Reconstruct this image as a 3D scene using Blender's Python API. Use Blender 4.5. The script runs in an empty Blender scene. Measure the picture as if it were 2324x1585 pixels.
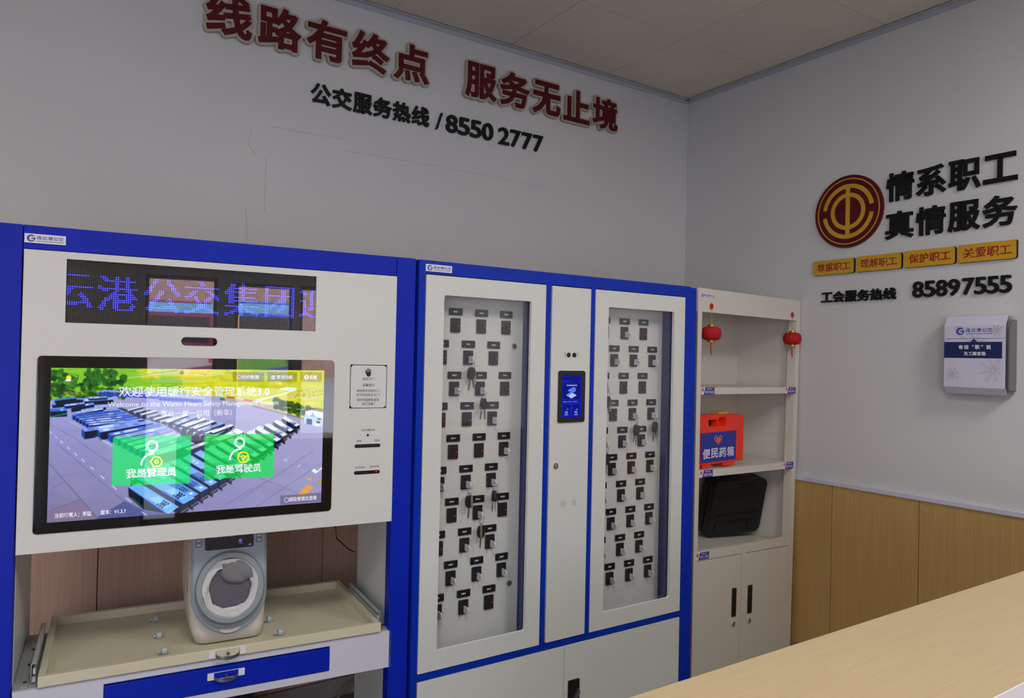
import bpy, bmesh, math, random
import numpy as np
from mathutils import Vector, Matrix
random.seed(7)
PI = math.pi
scn = bpy.context.scene
COL = scn.collection

# ------------------------------------------------------------------ camera
CAM = dict(x=-3.0935, y=-2.9097, z=1.4, yaw=.5875, pitch=.0108, roll=.0213, f=1671.54)
FW_, FH_ = 2324.0, 1585.0
def cam_basis():
    y, p, r = CAM['yaw'], CAM['pitch'], CAM['roll']
    d = np.array([math.sin(y)*math.cos(p), math.cos(y)*math.cos(p), math.sin(p)])
    ri = np.array([math.cos(y), -math.sin(y), 0.]); up = np.cross(ri, d)
    c, s = math.cos(r), math.sin(r)
    return c*ri+s*up, -s*ri+c*up, d
CR, CU, CD = cam_basis()
CC = np.array([CAM['x'], CAM['y'], CAM['z']])
cd = bpy.data.cameras.new('camera'); cam = bpy.data.objects.new('camera', cd); COL.objects.link(cam)
cd.sensor_fit = 'HORIZONTAL'; cd.sensor_width = 36.0; cd.lens = 36.0*CAM['f']/FW_; cd.clip_start = .02; cd.clip_end = 200
cam.matrix_world = Matrix(((CR[0], CU[0], -CD[0], CC[0]), (CR[1], CU[1], -CD[1], CC[1]), (CR[2], CU[2], -CD[2], CC[2]), (0, 0, 0, 1)))
scn.camera = cam

# ------------------------------------------------------------------ light and exposure
scn.view_settings.view_transform = 'Standard'; scn.view_settings.look = 'None'
scn.view_settings.gamma = 1.0; scn.view_settings.exposure = 0.0; scn.view_settings.use_curve_mapping = False
W = bpy.data.worlds.new('sky'); scn.world = W; W.use_nodes = True
nt = W.node_tree; bg = nt.nodes['Background']
tc = nt.nodes.new('ShaderNodeTexCoord'); sx = nt.nodes.new('ShaderNodeSeparateXYZ'); cr = nt.nodes.new('ShaderNodeValToRGB')
nt.links.new(tc.outputs['Generated'], sx.inputs[0]); nt.links.new(sx.outputs['Z'], cr.inputs[0]); nt.links.new(cr.outputs[0], bg.inputs[0])
cr.color_ramp.elements[0].color = (.95, .95, 1, 1); cr.color_ramp.elements[1].color = (.48, .66, 1, 1)
bg.inputs[1].default_value = 7.0
sd = bpy.data.lights.new('sun', 'SUN'); sd.energy = 12.0; sd.angle = .01; sd.color = (1, .95, .86)
sun = bpy.data.objects.new('sun', sd); COL.objects.link(sun)
sun.rotation_euler = Vector((-.35, -.75, -.85)).to_track_quat('-Z', 'Y').to_euler()
def area(name, loc, size, energy, color, aim):
    l = bpy.data.lights.new(name, 'AREA'); l.shape = 'RECTANGLE'; l.size, l.size_y = size; l.energy = energy; l.color = color
    o = bpy.data.objects.new(name, l); COL.objects.link(o); o.location = loc
    o.rotation_euler = Vector(aim).to_track_quat('-Z', 'Y').to_euler()
    return o
# daylight through the glazed openings behind the photographer and an added wide one, and the recessed ceiling lamps
for px_, w_ in ((-4.815, 2.05), (-2.825, .53), (-2.19, .46), (-1.64, .52)):
    o = area('daylight_portal', (px_, -5.33, 1.23 if w_ > 2 else 1.0), (w_, 2.45 if w_ > 2 else 2.0), 1, (1, 1, 1), (0, 1, 0)); o.data.cycles.is_portal = True
area('ceiling_and_fill_light', (-2.71, -2.65, 2.845), (.56, .56), 21, (1, .985, .95), (0, 0, -1))
area('ceiling_and_fill_light', (-4.51, -2.65, 2.845), (.56, .56), 12, (1, .985, .95), (0, 0, -1))
area('ceiling_and_fill_light', (-.91, -3.25, 2.845), (.56, .56), 29, (1, .985, .95), (0, 0, -1))  # unseen lamp, added as fill for the right side

# ------------------------------------------------------------------ materials
def lin(c):
    if isinstance(c, str):
        c = tuple(int(c[i:i+2], 16)/255 for i in (0, 2, 4))
    return tuple((v/12.92 if v <= .04045 else ((v+.055)/1.055)**2.4) for v in c)
MATS = {}
def mat(name, c, rough=.5, metal=0., spec=.5, noise=None, bump=0., bscale=200., coat=0.):
    if name in MATS: return MATS[name]
    m = bpy.data.materials.new(name); m.use_nodes = True; n = m.node_tree; b = n.nodes['Principled BSDF']
    L = lin(c); b.inputs['Base Color'].default_value = (*L, 1); b.inputs['Roughness'].default_value = rough
    b.inputs['Metallic'].default_value = metal; b.inputs['Specular IOR Level'].default_value = spec
    b.inputs['Coat Weight'].default_value = coat
    co = n.nodes.new('ShaderNodeTexCoord')
    if noise:
        sc, amt, stretch = noise
        mp = n.nodes.new('ShaderNodeMapping'); mp.inputs['Scale'].default_value = stretch
        nz = n.nodes.new('ShaderNodeTexNoise'); nz.inputs['Scale'].default_value = sc; nz.inputs['Detail'].default_value = 5
        rp = n.nodes.new('ShaderNodeValToRGB')
        rp.color_ramp.elements[0].position = .3; rp.color_ramp.elements[1].position = .7
        rp.color_ramp.elements[0].color = (*[v*(1-amt) for v in L], 1); rp.color_ramp.elements[1].color = (*[min(1, v*(1+amt)) for v in L], 1)
        n.links.new(co.outputs['Object'], mp.inputs[0]); n.links.new(mp.outputs[0], nz.inputs[0])
        n.links.new(nz.outputs[0], rp.inputs[0]); n.links.new(rp.outputs[0], b.inputs['Base Color'])
    if bump:
        n2 = n.nodes.new('ShaderNodeTexNoise'); n2.inputs['Scale'].default_value = bscale
        bp = n.nodes.new('ShaderNodeBump'); bp.inputs['Strength'].default_value = bump; bp.inputs['Distance'].default_value = .002
        n.links.new(co.outputs['Object'], n2.inputs[0]); n.links.new(n2.outputs[0], bp.inputs['Height']); n.links.new(bp.outputs[0], b.inputs['Normal'])
    MATS[name] = m; return m
def emit(name, c, s=1.0):
    if name in MATS: return MATS[name]
    m = bpy.data.materials.new(name); m.use_nodes = True; n = m.node_tree; n.nodes.clear()
    e = n.nodes.new('ShaderNodeEmission'); o = n.nodes.new('ShaderNodeOutputMaterial')
    e.inputs[0].default_value = (*lin(c), 1); e.inputs[1].default_value = s; n.links.new(e.outputs[0], o.inputs[0])
    MATS[name] = m; return m
def glass(name, ior=1.5, tint=(1, 1, 1), gain=1.0):
    if name in MATS: return MATS[name]
    m = bpy.data.materials.new(name); m.use_nodes = True; n = m.node_tree; n.nodes.clear()
    t = n.nodes.new('ShaderNodeBsdfTransparent'); g = n.nodes.new('ShaderNodeBsdfGlossy'); f = n.nodes.new('ShaderNodeFresnel')
    mx = n.nodes.new('ShaderNodeMixShader'); o = n.nodes.new('ShaderNodeOutputMaterial')
    t.inputs[0].default_value = (*tint, 1); g.inputs[1].default_value = 0.0
    ge = n.nodes.new('ShaderNodeNewGeometry'); mr = n.nodes.new('ShaderNodeMapRange'); mr.inputs[3].default_value = ior; mr.inputs[4].default_value = 1/ior
    n.links.new(ge.outputs['Backfacing'], mr.inputs[0]); n.links.new(mr.outputs[0], f.inputs[0])
    g.inputs[0].default_value = (gain, gain, gain, 1)
    n.links.new(f.outputs[0], mx.inputs[0]); n.links.new(t.outputs[0], mx.inputs[1]); n.links.new(g.outputs[0], mx.inputs[2]); n.links.new(mx.outputs[0], o.inputs[0])
    MATS[name] = m; return m
WALL = mat('wall_paint', 'd1d0d1', .75, noise=(1.5, .03, (1, 1, 1)), bump=.15, bscale=60)
CEIL = mat('ceiling_board', 'e0d6c4', .7, noise=(2, .05, (1, 1, 1)))
TRIMG = mat('ceiling_trim_grey', 'b4b6be', .4)
WHITE = mat('white_powder_coat', 'd9dad6', .34, noise=(3, .015, (1, 1, 1)), bump=.06, bscale=900)
CREAM = mat('cream_powder_coat', 'd4ccb0', .38, bump=.06, bscale=900)
BLUE = mat('blue_powder_coat', '0624b0', .42, 0, .22, noise=(4, .08, (1, 1, 1)))
BLUEB = mat('blue_coat_cool', '062fb0', .42, 0, .22, noise=(4, .08, (1, 1, 1)))
DBLUE = mat('dark_blue_paint_and_shade', '10226a', .45)
BLACK = mat('black_plastic', '141416', .35)
SEAM = mat('black_gap', '08080a', .7)
DGREY = mat('dark_grey_plastic', '16171f', .4)
STEEL = mat('zinc_steel', 'b9bcc0', .4, .35)
CHROME = mat('chrome', 'd8d8da', .12, 1.0)
HANDLE = mat('satin_grey_metal', '8a8b90', .3, .8)
MAROON = mat('maroon_acrylic', '560a12', .4, 0, .3)
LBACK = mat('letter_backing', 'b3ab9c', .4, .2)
LBLACK = mat('black_acrylic', '0d0e10', .5, 0, .3)
GOLD = mat('brushed_gold', 'd6a326', .38, .2, noise=(6, .1, (1, 1, 1)))
REDTXT = mat('red_print', '8c100e', .5)
WOODP = mat('wall_panel_wood', 'bf995e', .45, noise=(14, .10, (14, 14, .25)))
WOODB = mat('wall_panel_wood_brown', 'c8a490', .45, noise=(14, .10, (14, 14, .25)))
DESK = mat('pale_oak_laminate', 'b6a17d', .42, noise=(10, .07, (.6, 26, 26)))
BRWOOD = mat('brown_laminate', '8a5d3c', .4, noise=(7, .1, (.5, 14, 14)))
FABRIC = mat('white_cuff_fabric', 'c9c8c8', .8, bump=.4, bscale=300)
FABG = mat('grey_cuff_fabric', '77777a', .8, bump=.4, bscale=300)
REDPL = mat('orange_red_plastic', 'f0300c', .35)
BLUEPR = mat('blue_print', '20309a', .45)
WPRINT = mat('white_print', 'e8e6ee', .5)
BPRINT = mat('logo_blue_print', '2036a8', .5)
KPRINT = mat('black_print', '1c1c20', .5)
VELVET = mat('red_velvet', 'b00414', .8)
GOLDF = mat('gold_foil', 'd09a18', .22, .9)
REDM = mat('red_cord', 'c01822', .6)
PLATE = mat('white_plastic_plate', 'e2e2e8', .35)
FOB = mat('white_fob_plastic', 'dcdbe4', .3)
BPW = mat('ivory_plastic', 'd9d2ca', .35)
BPG = mat('blue_grey_plastic', '98a4ae', .32)
BPG2 = mat('ring_grey_plastic', '8b9499', .35)
LAV = mat('lavender_metal', 'cfcedd', .35)
GREYM = mat('grey_metal', '6c6c70', .45)
NAVY = mat('navy_print', '0c1f58', .5)
FLOOR = mat('grey_floor_tile', '6a6763', .4)
PANE = glass('clear_pane'); SCREENGLASS = glass('screen_glass', 1.5)

# ------------------------------------------------------------------ mesh builder
class MB:
    def __init__(s): s.v = []; s.f = []
    def add(s, v, f):
        b = len(s.v); s.v += [tuple(p) for p in v]; s.f += [tuple(i+b for i in q) for q in f]; return s
    def box(s, x0, x1, y0, y1, z0, z1):
        v = [(x, y, z) for z in (z0, z1) for y in (y0, y1) for x in (x0, x1)]
        return s.add(v, [(0, 2, 3, 1), (4, 5, 7, 6), (0, 1, 5, 4), (2, 6, 7, 3), (0, 4, 6, 2), (1, 3, 7, 5)])
    def prism(s, pts, a0, a1, ax='y'):      # pts 2D polygon, extruded along ax
        def m(p, a):
            return {'y': (p[0], a, p[1]), 'x': (a, p[0], p[1]), 'z': (p[0], p[1], a)}[ax]
        n = len(pts); v = [m(p, a0) for p in pts]+[m(p, a1) for p in pts]
        f = [tuple(range(n)), tuple(range(2*n-1, n-1, -1))]+[(i, i+n, (i+1) % n+n, (i+1) % n) for i in range(n)]
        return s.add(v, f)
    def cyl(s, c, r, a0, a1, ax='y', n=16, r2=None):
        r2 = r if r2 is None else r2
        def m(i, a, rr):
            t = 2*PI*i/n; p, q = rr*math.cos(t), rr*math.sin(t)
            return {'y': (c[0]+p, a, c[1]+q), 'x': (a, c[0]+p, c[1]+q), 'z': (c[0]+p, c[1]+q, a)}[ax]
        v = [m(i, a0, r) for i in range(n)]+[m(i, a1, r2) for i in range(n)]
        return s.add(v, [tuple(range(n)), tuple(range(2*n-1, n-1, -1))]+[(i, i+n, (i+1) % n+n, (i+1) % n) for i in range(n)])
    def lathe(s, prof, cx=0, cy=0, n=24, ribs=0, depth=0):
        k = len(prof); v = []
        for i in range(n):
            t = 2*PI*i/n; w = 1-depth*abs(math.sin(t*ribs/2)) if ribs else 1
            w = 1-depth+depth*abs(math.sin(t*ribs/2)) if ribs else 1
            v += [(cx+r*w*math.cos(t), cy+r*w*math.sin(t), z) for r, z in prof]
        f = [(i*k+j, ((i+1) % n)*k+j, ((i+1) % n)*k+j+1, i*k+j+1) for i in range(n) for j in range(k-1)]
        return s.add(v, f)
    def tube(s, pts, r, n=6, closed=False):
        P = [Vector(p) for p in pts]; N = len(P); b = len(s.v); prev = Vector((0, 0, 1))
        for i, p in enumerate(P):
            a = P[(i-1) % N] if (closed or i) else p; c = P[(i+1) % N] if (closed or i < N-1) else p
            d = (c-a).normalized(); u = d.cross(prev)
            if u.length < .05: u = d.cross(Vector((1, 0, 0)))
            if u.length < .05: u = d.cross(Vector((0, 1, 0)))
            u.normalize(); w = u.cross(d); rr = r[i] if isinstance(r, (list, tuple)) else r
            for k in range(n):
                t = 2*PI*k/n; s.v.append(tuple(p+u*rr*math.cos(t)+w*rr*math.sin(t)))
        for i in range(N if closed else N-1):
            j = (i+1) % N
            for k in range(n): s.f.append((b+i*n+k, b+i*n+(k+1) % n, b+j*n+(k+1) % n, b+j*n+k))
        if not closed: s.f += [tuple(b+k for k in range(n))[::-1], tuple(b+(N-1)*n+k for k in range(n))]
        return s
    def build(s, name, m, parent=None, bevel=0, smooth=False, seg=2, subsurf=0):
        me = bpy.data.meshes.new(name); me.from_pydata(s.v, [], s.f); me.materials.append(m)
        bm = bmesh.new(); bm.from_mesh(me); bmesh.ops.recalc_face_normals(bm, faces=bm.faces); bm.to_mesh(me); bm.free()
        if smooth: me.polygons.foreach_set('use_smooth', [True]*len(me.polygons))
        o = bpy.data.objects.new(name, me); COL.objects.link(o)
        if parent: o.parent = parent
        if bevel:
            md = o.modifiers.new('bevel', 'BEVEL'); md.width = bevel; md.segments = seg; md.limit_method = 'ANGLE'
        if subsurf:
            md = o.modifiers.new('subd', 'SUBSURF'); md.levels = subsurf; md.render_levels = subsurf
        return o
def bx(name, m, x0, x1, y0, y1, z0, z1, parent=None, bevel=0):
    return MB().box(x0, x1, y0, y1, z0, z1).build(name, m, parent, bevel)
def rrect(x0, x1, z0, z1, r, n=5):
    P = []
    for cx, cz, a in ((x1-r, z1-r, 0), (x0+r, z1-r, 90), (x0+r, z0+r, 180), (x1-r, z0+r, 270)):
        for i in range(n+1):
            t = math.radians(a+90*i/n); P.append((cx+r*math.cos(t), cz+r*math.sin(t)))
    return P
def circ(cx, cz, r, n=32, a0=0, a1=360):
    return [(cx+r*math.cos(math.radians(a0+(a1-a0)*i/n)), cz+r*math.sin(math.radians(a0+(a1-a0)*i/n))) for i in range(n if abs(a1-a0) >= 360 else n+1)]
def arc_band(cx, cz, ro, ri, a0, a1, n=32):
    return circ(cx, cz, ro, n, a0, a1)+circ(cx, cz, ri, n, a0, a1)[::-1]
def ring(mb, outer, inner, y0, y1):       # frame between two loops of equal count
    n = len(outer); v = [(p[0], y, p[1]) for y in (y0, y1) for L in (outer, inner) for p in L]; f = []
    for i in range(n):
        j = (i+1) % n
        f += [(i, j, n+j, n+i), (2*n+i, 3*n+i, 3*n+j, 2*n+j), (i, 2*n+i, 2*n+j, j), (n+i, n+j, 3*n+j, 3*n+i)]
    return mb.add(v, f)
def frame_rect(mb, X, Z, x, z, y0, y1, r=.006):
    return ring(mb, rrect(X[0], X[1], Z[0], Z[1], .00045), rrect(x[0], x[1], z[0], z[1], r), y0, y1)

GC = {}
def glyph(txt, bold=0., solid=False):
    k = (txt, 0)
    if k not in GC:
        c = bpy.data.curves.new('t', 'FONT'); c.body = txt; c.size = 1; c.resolution_u = 3 if ord(txt[0]) > 255 else 5; c.fill_mode = 'FRONT'
        o = bpy.data.objects.new('t', c); COL.objects.link(o); bpy.context.view_layer.update()
        me = bpy.data.meshes.new_from_object(o.evaluated_get(bpy.context.evaluated_depsgraph_get()))
        v = np.array([p.co[:2] for p in me.vertices]).reshape(-1, 2); f = [tuple(p.vertices) for p in me.polygons]
        bpy.data.objects.remove(o); bpy.data.curves.remove(c); bpy.data.meshes.remove(me)
        GC[k] = (v, f)
    return GC[k]
def outline_edges(f):
    ec = set()
    for g in f:
        for i in range(len(g)): ec.add((g[i], g[(i+1) % len(g)]))
    return [e for e in ec if (e[1], e[0]) not in ec]
def put(mb, txt, x0, x1, z0, z1, y, depth=0., bold=0., ref=None, sq=None):
    """text fitted into the box x0..x1, z0..z1 on the plane y, facing -y; bold thickens every stroke by that share of the text size"""
    v, f = glyph(txt)
    if len(v) == 0: return mb
    lo, hi = v.min(0)-bold, v.max(0)+bold
    sc = np.array([x1-x0, z1-z0])/(hi-lo); q = (v-lo)*sc+np.array([x0, z0])
    E_ = outline_edges(f); n = len(q); b = len(mb.v)
    mb.v += [(float(p[0]), y-depth, float(p[1])) for p in q]; mb.f += [tuple(b+i for i in g) for g in f]
    if bold:
        k = 3; jj = 0
        if sq is None: sq = ord(txt[0]) > 255
        for i, j in E_:
            p, r = v[i], v[j]; d = r-p; L = math.hypot(*d)
            if L < 1e-6: continue
            t0 = math.atan2(d[1], d[0]); P = []
            if sq:
                u_ = d/L*bold; w_ = np.array([-u_[1], u_[0]]); P = [((c[0]-lo[0])*sc[0]+x0, (c[1]-lo[1])*sc[1]+z0) for c in (r+u_-w_, r+u_+w_, p-u_+w_, p-u_-w_)]
            else:
              for c, a0 in ((r, -PI/2), (p, PI/2)):
                for m_ in range(k+1):
                    t = t0+a0+PI*m_/k; P.append(((c[0]+bold*math.cos(t)-lo[0])*sc[0]+x0, (c[1]+bold*math.sin(t)-lo[1])*sc[1]+z0))
            jj += 1; dy = 5e-6*jj
            if depth: mb.prism(P, y-depth+dy, y)
            else:
                b = len(mb.v); mb.v += [(a_, y+dy*.4, c_) for a_, c_ in P]; mb.f.append(tuple(range(b, b+len(P))))
    elif depth:
        mb.v += [(float(p[0]), y, float(p[1])) for p in q]
        mb.f += [(b+i, b+j, b+n+j, b+n+i) for i, j in E_]
    return mb
def inpoly(tx, pts2):
    v, f = tx; P = np.asarray(pts2); out = np.zeros(len(P), bool)
    for g in f:
        for k in range(1, len(g)-1):
            a, b_, c = v[g[0]], v[g[k]], v[g[k+1]]
            d1 = (P[:, 0]-a[0])*(b_[1]-a[1])-(P[:, 1]-a[1])*(b_[0]-a[0])
            d2 = (P[:, 0]-b_[0])*(c[1]-b_[1])-(P[:, 1]-b_[1])*(c[0]-b_[0])
            d3 = (P[:, 0]-c[0])*(a[1]-c[1])-(P[:, 1]-c[1])*(a[0]-c[0])
            out |= ((d1 >= 0) & (d2 >= 0) & (d3 >= 0)) | ((d1 <= 0) & (d2 <= 0) & (d3 <= 0))
    return out

def thing(name, label, cat, loc=(0, 0, 0), rz=0., group=None, kind=None):
    o = bpy.data.objects.new(name, None); COL.objects.link(o); o.empty_display_size = .05
    o.location = loc; o.rotation_euler = (0, 0, rz); o['label'] = label; o['category'] = cat
    if group: o['group'] = group
    if kind: o['kind'] = kind
    return o
def tag(o, label=None, cat=None, group=None, kind=None):
    for k, v in (('label', label), ('category', cat), ('group', group), ('kind', kind)):
        if v: o[k] = v
    return o
def dup(root, loc=None, rz=None, label=None, group=None):
    r = root.copy(); COL.objects.link(r)
    if loc is not None: r.location = loc
    if rz is not None: r.rotation_euler = (0, 0, rz)
    if label: r['label'] = label
    if group: r['group'] = group
    for ch in list(root.children):
        c = ch.copy(); COL.objects.link(c); c.parent = r
        for g in list(ch.children):
            d = g.copy(); COL.objects.link(d); d.parent = c
    return r
class Frame:       # the standing direction of a cabinet: local x along its front, -y out of the front
    def __init__(s, ox, oy, a): s.o = (ox, oy); s.a = a; s.c, s.s = math.cos(a), math.sin(a)
    def w(s, x, y, z): return (s.o[0]+s.c*x-s.s*y, s.o[1]+s.s*x+s.c*y, z)
FA = Frame(-2.0995, -.8825, math.atan(-.0915))
FB = Frame(-2.0895, -.8825, 0.)
FC = Frame(-.822, -.848, math.atan(.1254))
FR = Frame(0, 0, -PI/2)        # right wall: local x runs away from the corner

# ------------------------------------------------------------------ room
HC = 2.87
XL, YF = -6.0, -5.2
def struct(o): o['kind'] = 'structure'; return o
struct(bx('floor', FLOOR, XL-.1, .1, YF-.1, .1, -.1, 0))
wb = struct(bx('wall_back', WALL, XL-.1, .1, 0, .12, 0, HC+.12))
wr = struct(bx('wall_right', WALL, 0, .12, YF-.1, 0, 0, HC+.12))
struct(bx('wall_left', WALL, XL-.12, XL, YF-.1, 0, 0, HC+.12))
# front wall (behind the photographer) with a glazed door, windows and a wide opening added for light
fw = MB()
ops = [(-5.85, -3.78, .0, 2.45), (-3.09, -2.56, .0, 2.0), (-2.42, -1.96, .0, 1.97), (-1.90, -1.38, .0, 1.97)]  # first opening is unseen, added to let in more daylight
x = XL
for a, b, z0, z1 in ops:
    fw.box(x, a, YF-.12, YF, 0, HC+.1); fw.box(a, b, YF-.12, YF, z1, HC+.1)
    if z0: fw.box(a, b, YF-.12, YF, 0, z0)
    x = b
fw.box(x, 0, YF-.12, YF, 0, HC+.1)
struct(fw.build('wall_front', mat('front_wall_paint', '8e8c8a', .8)))
for i, (a, b, z0, z1) in enumerate(ops):
    e = MB(); frame_rect(e, (a, b), (z0, z1), (a+.025, b-.025), (z0+.05, z1-.03), YF-.09, YF-.04, .001)
    o = struct(e.build(('door_1' if i == 1 else 'window_%d' % (i+1 if i == 0 else i)), BLACK))
    MB().box(a+.025, b-.025, YF-.068, YF-.062, z0+.05, z1-.03).build('pane', PANE, o)
# ceiling: a hidden slab and one object per board, recessed joints between them
cl = struct(bx('ceiling', SEAM, XL, .0, YF, .0, HC+.006, HC+.1))
xs = [0.]; x = -.6101
while x > XL: xs.append(x); x -= .6
xs.append(XL)
ys = [0.]; y = -.5483
while y > YF: ys.append(y); y -= .6
ys.append(YF)
LAMPS = [(-2.71, -2.648), (-4.51, -2.648), (-.91, -3.248)]
for i in range(len(xs)-1):
    for j in range(len(ys)-1):
        cx, cy = (xs[i]+xs[i+1])/2, (ys[j]+ys[j+1])/2
        if any(abs(cx-a) < .1 and abs(cy-b) < .1 for a, b in LAMPS): continue
        g = .0012
        dz = random.uniform(-.0006, .0006)
        bx('ceiling_tile', CEIL, xs[i+1]+g, xs[i]-g, ys[j+1]+g, ys[j]-g, HC+dz, HC+.006, cl)
for k, (a, b) in enumerate(LAMPS):
    t = thing('ceiling_lamp', ['square white recessed ceiling lamp nearer the door side', 'square white recessed ceiling lamp farther to the left', 'added unseen square fill lamp in the ceiling near the right wall'][k], 'lamp', (a, b, HC), group='recessed ceiling lamps')
    e = MB(); frame_rect(e, (-.298, .298), (-.298, .298), (-.28, .28), (-.28, .28), -.006, .01, .002)
    o = e.build('frame', PLATE, t); o.rotation_euler = (PI/2, 0, 0)
    MB().box(-.28, .28, -.28, .28, -.001, .004).build('diffuser', emit('lamp_diffuser', 'fff4e6', 1.5), t)
# grey angle trims under the ceiling
struct(MB().prism([(-.022, HC-.004), (0, HC-.004), (0, HC-.028), (-.004, HC-.028), (-.004, HC-.008), (-.022, HC-.008)], XL, 0, 'x').build('trim_1', TRIMG))
struct(MB().prism([(-.022, HC-.004), (0, HC-.004), (0, HC-.028), (-.004, HC-.028), (-.004, HC-.008), (-.022, HC-.008)], YF, -.0, 'y').build('trim_2', TRIMG))
# wainscot boards: one object per board
zt = .846
for i in range(16):
    x1 = -.0-.475 if False else -2.857+.3975*(i-7)
    x0 = x1-.3975
    if x0 > 0: continue
    if x1 < XL: continue
    bx('wood_panel', WOODB, max(x0, XL)+.0015, min(x1, 0)-.0015, -.012, -.0, .075, zt, wb, .00045)
bx('panel_backing', SEAM, XL, 0, -.003, 0, .07, zt, wb)
for i in range(14):
    y1 = -.54-.3905*i+.39; y0 = y1-.3905
    if y1 > 0: y1 = -.012
    if y1 < YF: continue
    bx('wood_panel', WOODP, -.012, 0, max(y0, YF)+.0015, y1-.0015, .075, zt, wr, .00045)
bx('panel_backing', SEAM, -.003, 0, YF, 0, .07, zt, wr)
struct(bx('trim_3', LAV, XL, 0, -.018, 0, zt, zt+.021, None, .002))
struct(bx('trim_4', LAV, -.018, 0, YF, -.018, zt, zt+.021, None, .002))
SK = mat('skirting_tile', '8d8683', .5, noise=(5, .15, (1, 1, 1)))
struct(bx('baseboard_back', SK, XL, 0, -.02, 0, 0, .072, None, .002))
struct(bx('baseboard_right', SK, -.02, 0, YF, -.02, 0, .072, None, .002))
# hairline cracks in the plaster
CRK = mat('crack_grey', '8b8a88', .9)
def wobble(p, q, n=14, a=.004):
    P = []
    for i in range(n+1):
        t = i/n; P.append((p[0]+(q[0]-p[0])*t+random.uniform(-a, a), -.0004, p[1]+(q[1]-p[1])*t+random.uniform(-a, a)))
    return P
cm = MB()
for p, q, r in [((-2.307, 2.276), (-2.006, 2.281), .0004), ((-2.005, 2.238), (-1.525, 2.240), .0004), ((-1.525, 2.240), (-1.0, 2.232), .00035),
             ((-2.38, 2.262), (-2.388, 2.19), .00045), ((-2.388, 2.19), (-2.362, 2.158), .00045), ((-2.322, 2.165), (-2.322, 1.944), .00045),
             ((-2.392, 1.952), (-2.384, 1.80), .0005)]:
    cm.tube(wobble(p, q, 16, .0018), r, 4)
cm.build('plaster_crack', CRK, wb)

# ------------------------------------------------------------------ raised letters on the walls
def letter(F, ch, x0, x1, z0, z1, face, back, bold, label, cat, group, d=.016, name='sign_letter', outline=0.):
    t = thing(name, label, cat, F.w((x0+x1)/2, 0, z0), F.a, group)
    cx = (x0+x1)/2
    if back:
        e = MB(); o = outline
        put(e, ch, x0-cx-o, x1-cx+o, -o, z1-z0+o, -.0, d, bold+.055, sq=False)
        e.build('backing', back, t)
        e = MB(); put(e, ch, x0-cx, x1-cx, 0, z1-z0, -d, .003, bold); e.build('face', face, t)
    else:
        e = MB(); put(e, ch, x0-cx, x1-cx, 0, z1-z0, 0, d, bold); e.build('face', face, t)
    return t
ordn = ['first', 'second', 'third', 'fourth', 'fifth', 'sixth', 'seventh', 'eighth']
def row(F, txt, x0, pitch, w, z0, h, face, back, bold, fmt, group, d, outline=0., widths=None, zs=None, x1=None):
    n = len(txt)
    for i, ch in enumerate(txt):
        a = x0+pitch*i; ww = w if widths is None else w*widths.get(ch, 1); hh = h; zz = z0
        if zs and ch in zs: zz += h*zs[ch][0]; hh = h*zs[ch][1]
        c = a+w/2
        letter(F, ch, c-ww/2, c+ww/2, zz, zz+hh, face, back, bold, fmt % (ch, ordn[i]), 'letter', group, d, outline=outline)
G1 = 'maroon slogan characters on the long wall'
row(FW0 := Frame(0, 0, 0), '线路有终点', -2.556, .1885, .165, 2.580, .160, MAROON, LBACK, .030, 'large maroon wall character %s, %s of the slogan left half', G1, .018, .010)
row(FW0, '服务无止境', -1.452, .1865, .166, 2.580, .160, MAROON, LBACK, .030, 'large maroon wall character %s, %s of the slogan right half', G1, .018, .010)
G2 = 'black hotline characters on the long wall'
row(FW0, '公交服务热线', -2.153, .0892, .082, 2.402, .083, LBLACK, None, .027, 'small black wall character %s, %s of the line under the slogan', G2, .012)
letter(FW0, '/', -1.592, -1.558, 2.402, 2.478, LBLACK, None, .0, 'thin black slash between hotline words and digits on the long wall', 'letter', G2, .012)
row(FW0, '8550', -1.540, .063, .059, 2.400, .080, LBLACK, None, .02, 'black digit %s, %s of first hotline group on the long wall', G2, .012)
row(FW0, '2777', -1.262, .066, .060, 2.396, .080, LBLACK, None, .02, 'black digit %s, %s of second hotline group on the long wall', G2, .012, widths={'7': .95})
G3 = 'large black characters on the right wall'
row(FR, '情系职工', 1.158, .1285, .118, 2.100, .122, LBLACK, None, .027, 'large black character %s, %s in upper row right of the round emblem', G3, .009, zs={'工': (.05, .9)})
row(FR, '真情服务', 1.158, .1285, .118, 1.938, .118, LBLACK, None, .027, 'large black character %s, %s in lower row right of the round emblem', G3, .009)
G4 = 'small black hotline characters on the right wall'
row(FR, '工会服务热线', .857, .0592, .055, 1.681, .050, LBLACK, None, .027, 'small black character %s, %s of the line below the gold plates', G4, .01, zs={'工': (.05, .9)})
row(FR, '8589', 1.278, .0472, .044, 1.682, .067, LBLACK, None, .02, 'black digit %s, %s of first number group below the gold plates', G4, .01)
row(FR, '7555', 1.474, .0440, .042, 1.682, .067, LBLACK, None, .02, 'black digit %s, %s of second number group below the gold plates', G4, .01)
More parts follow.
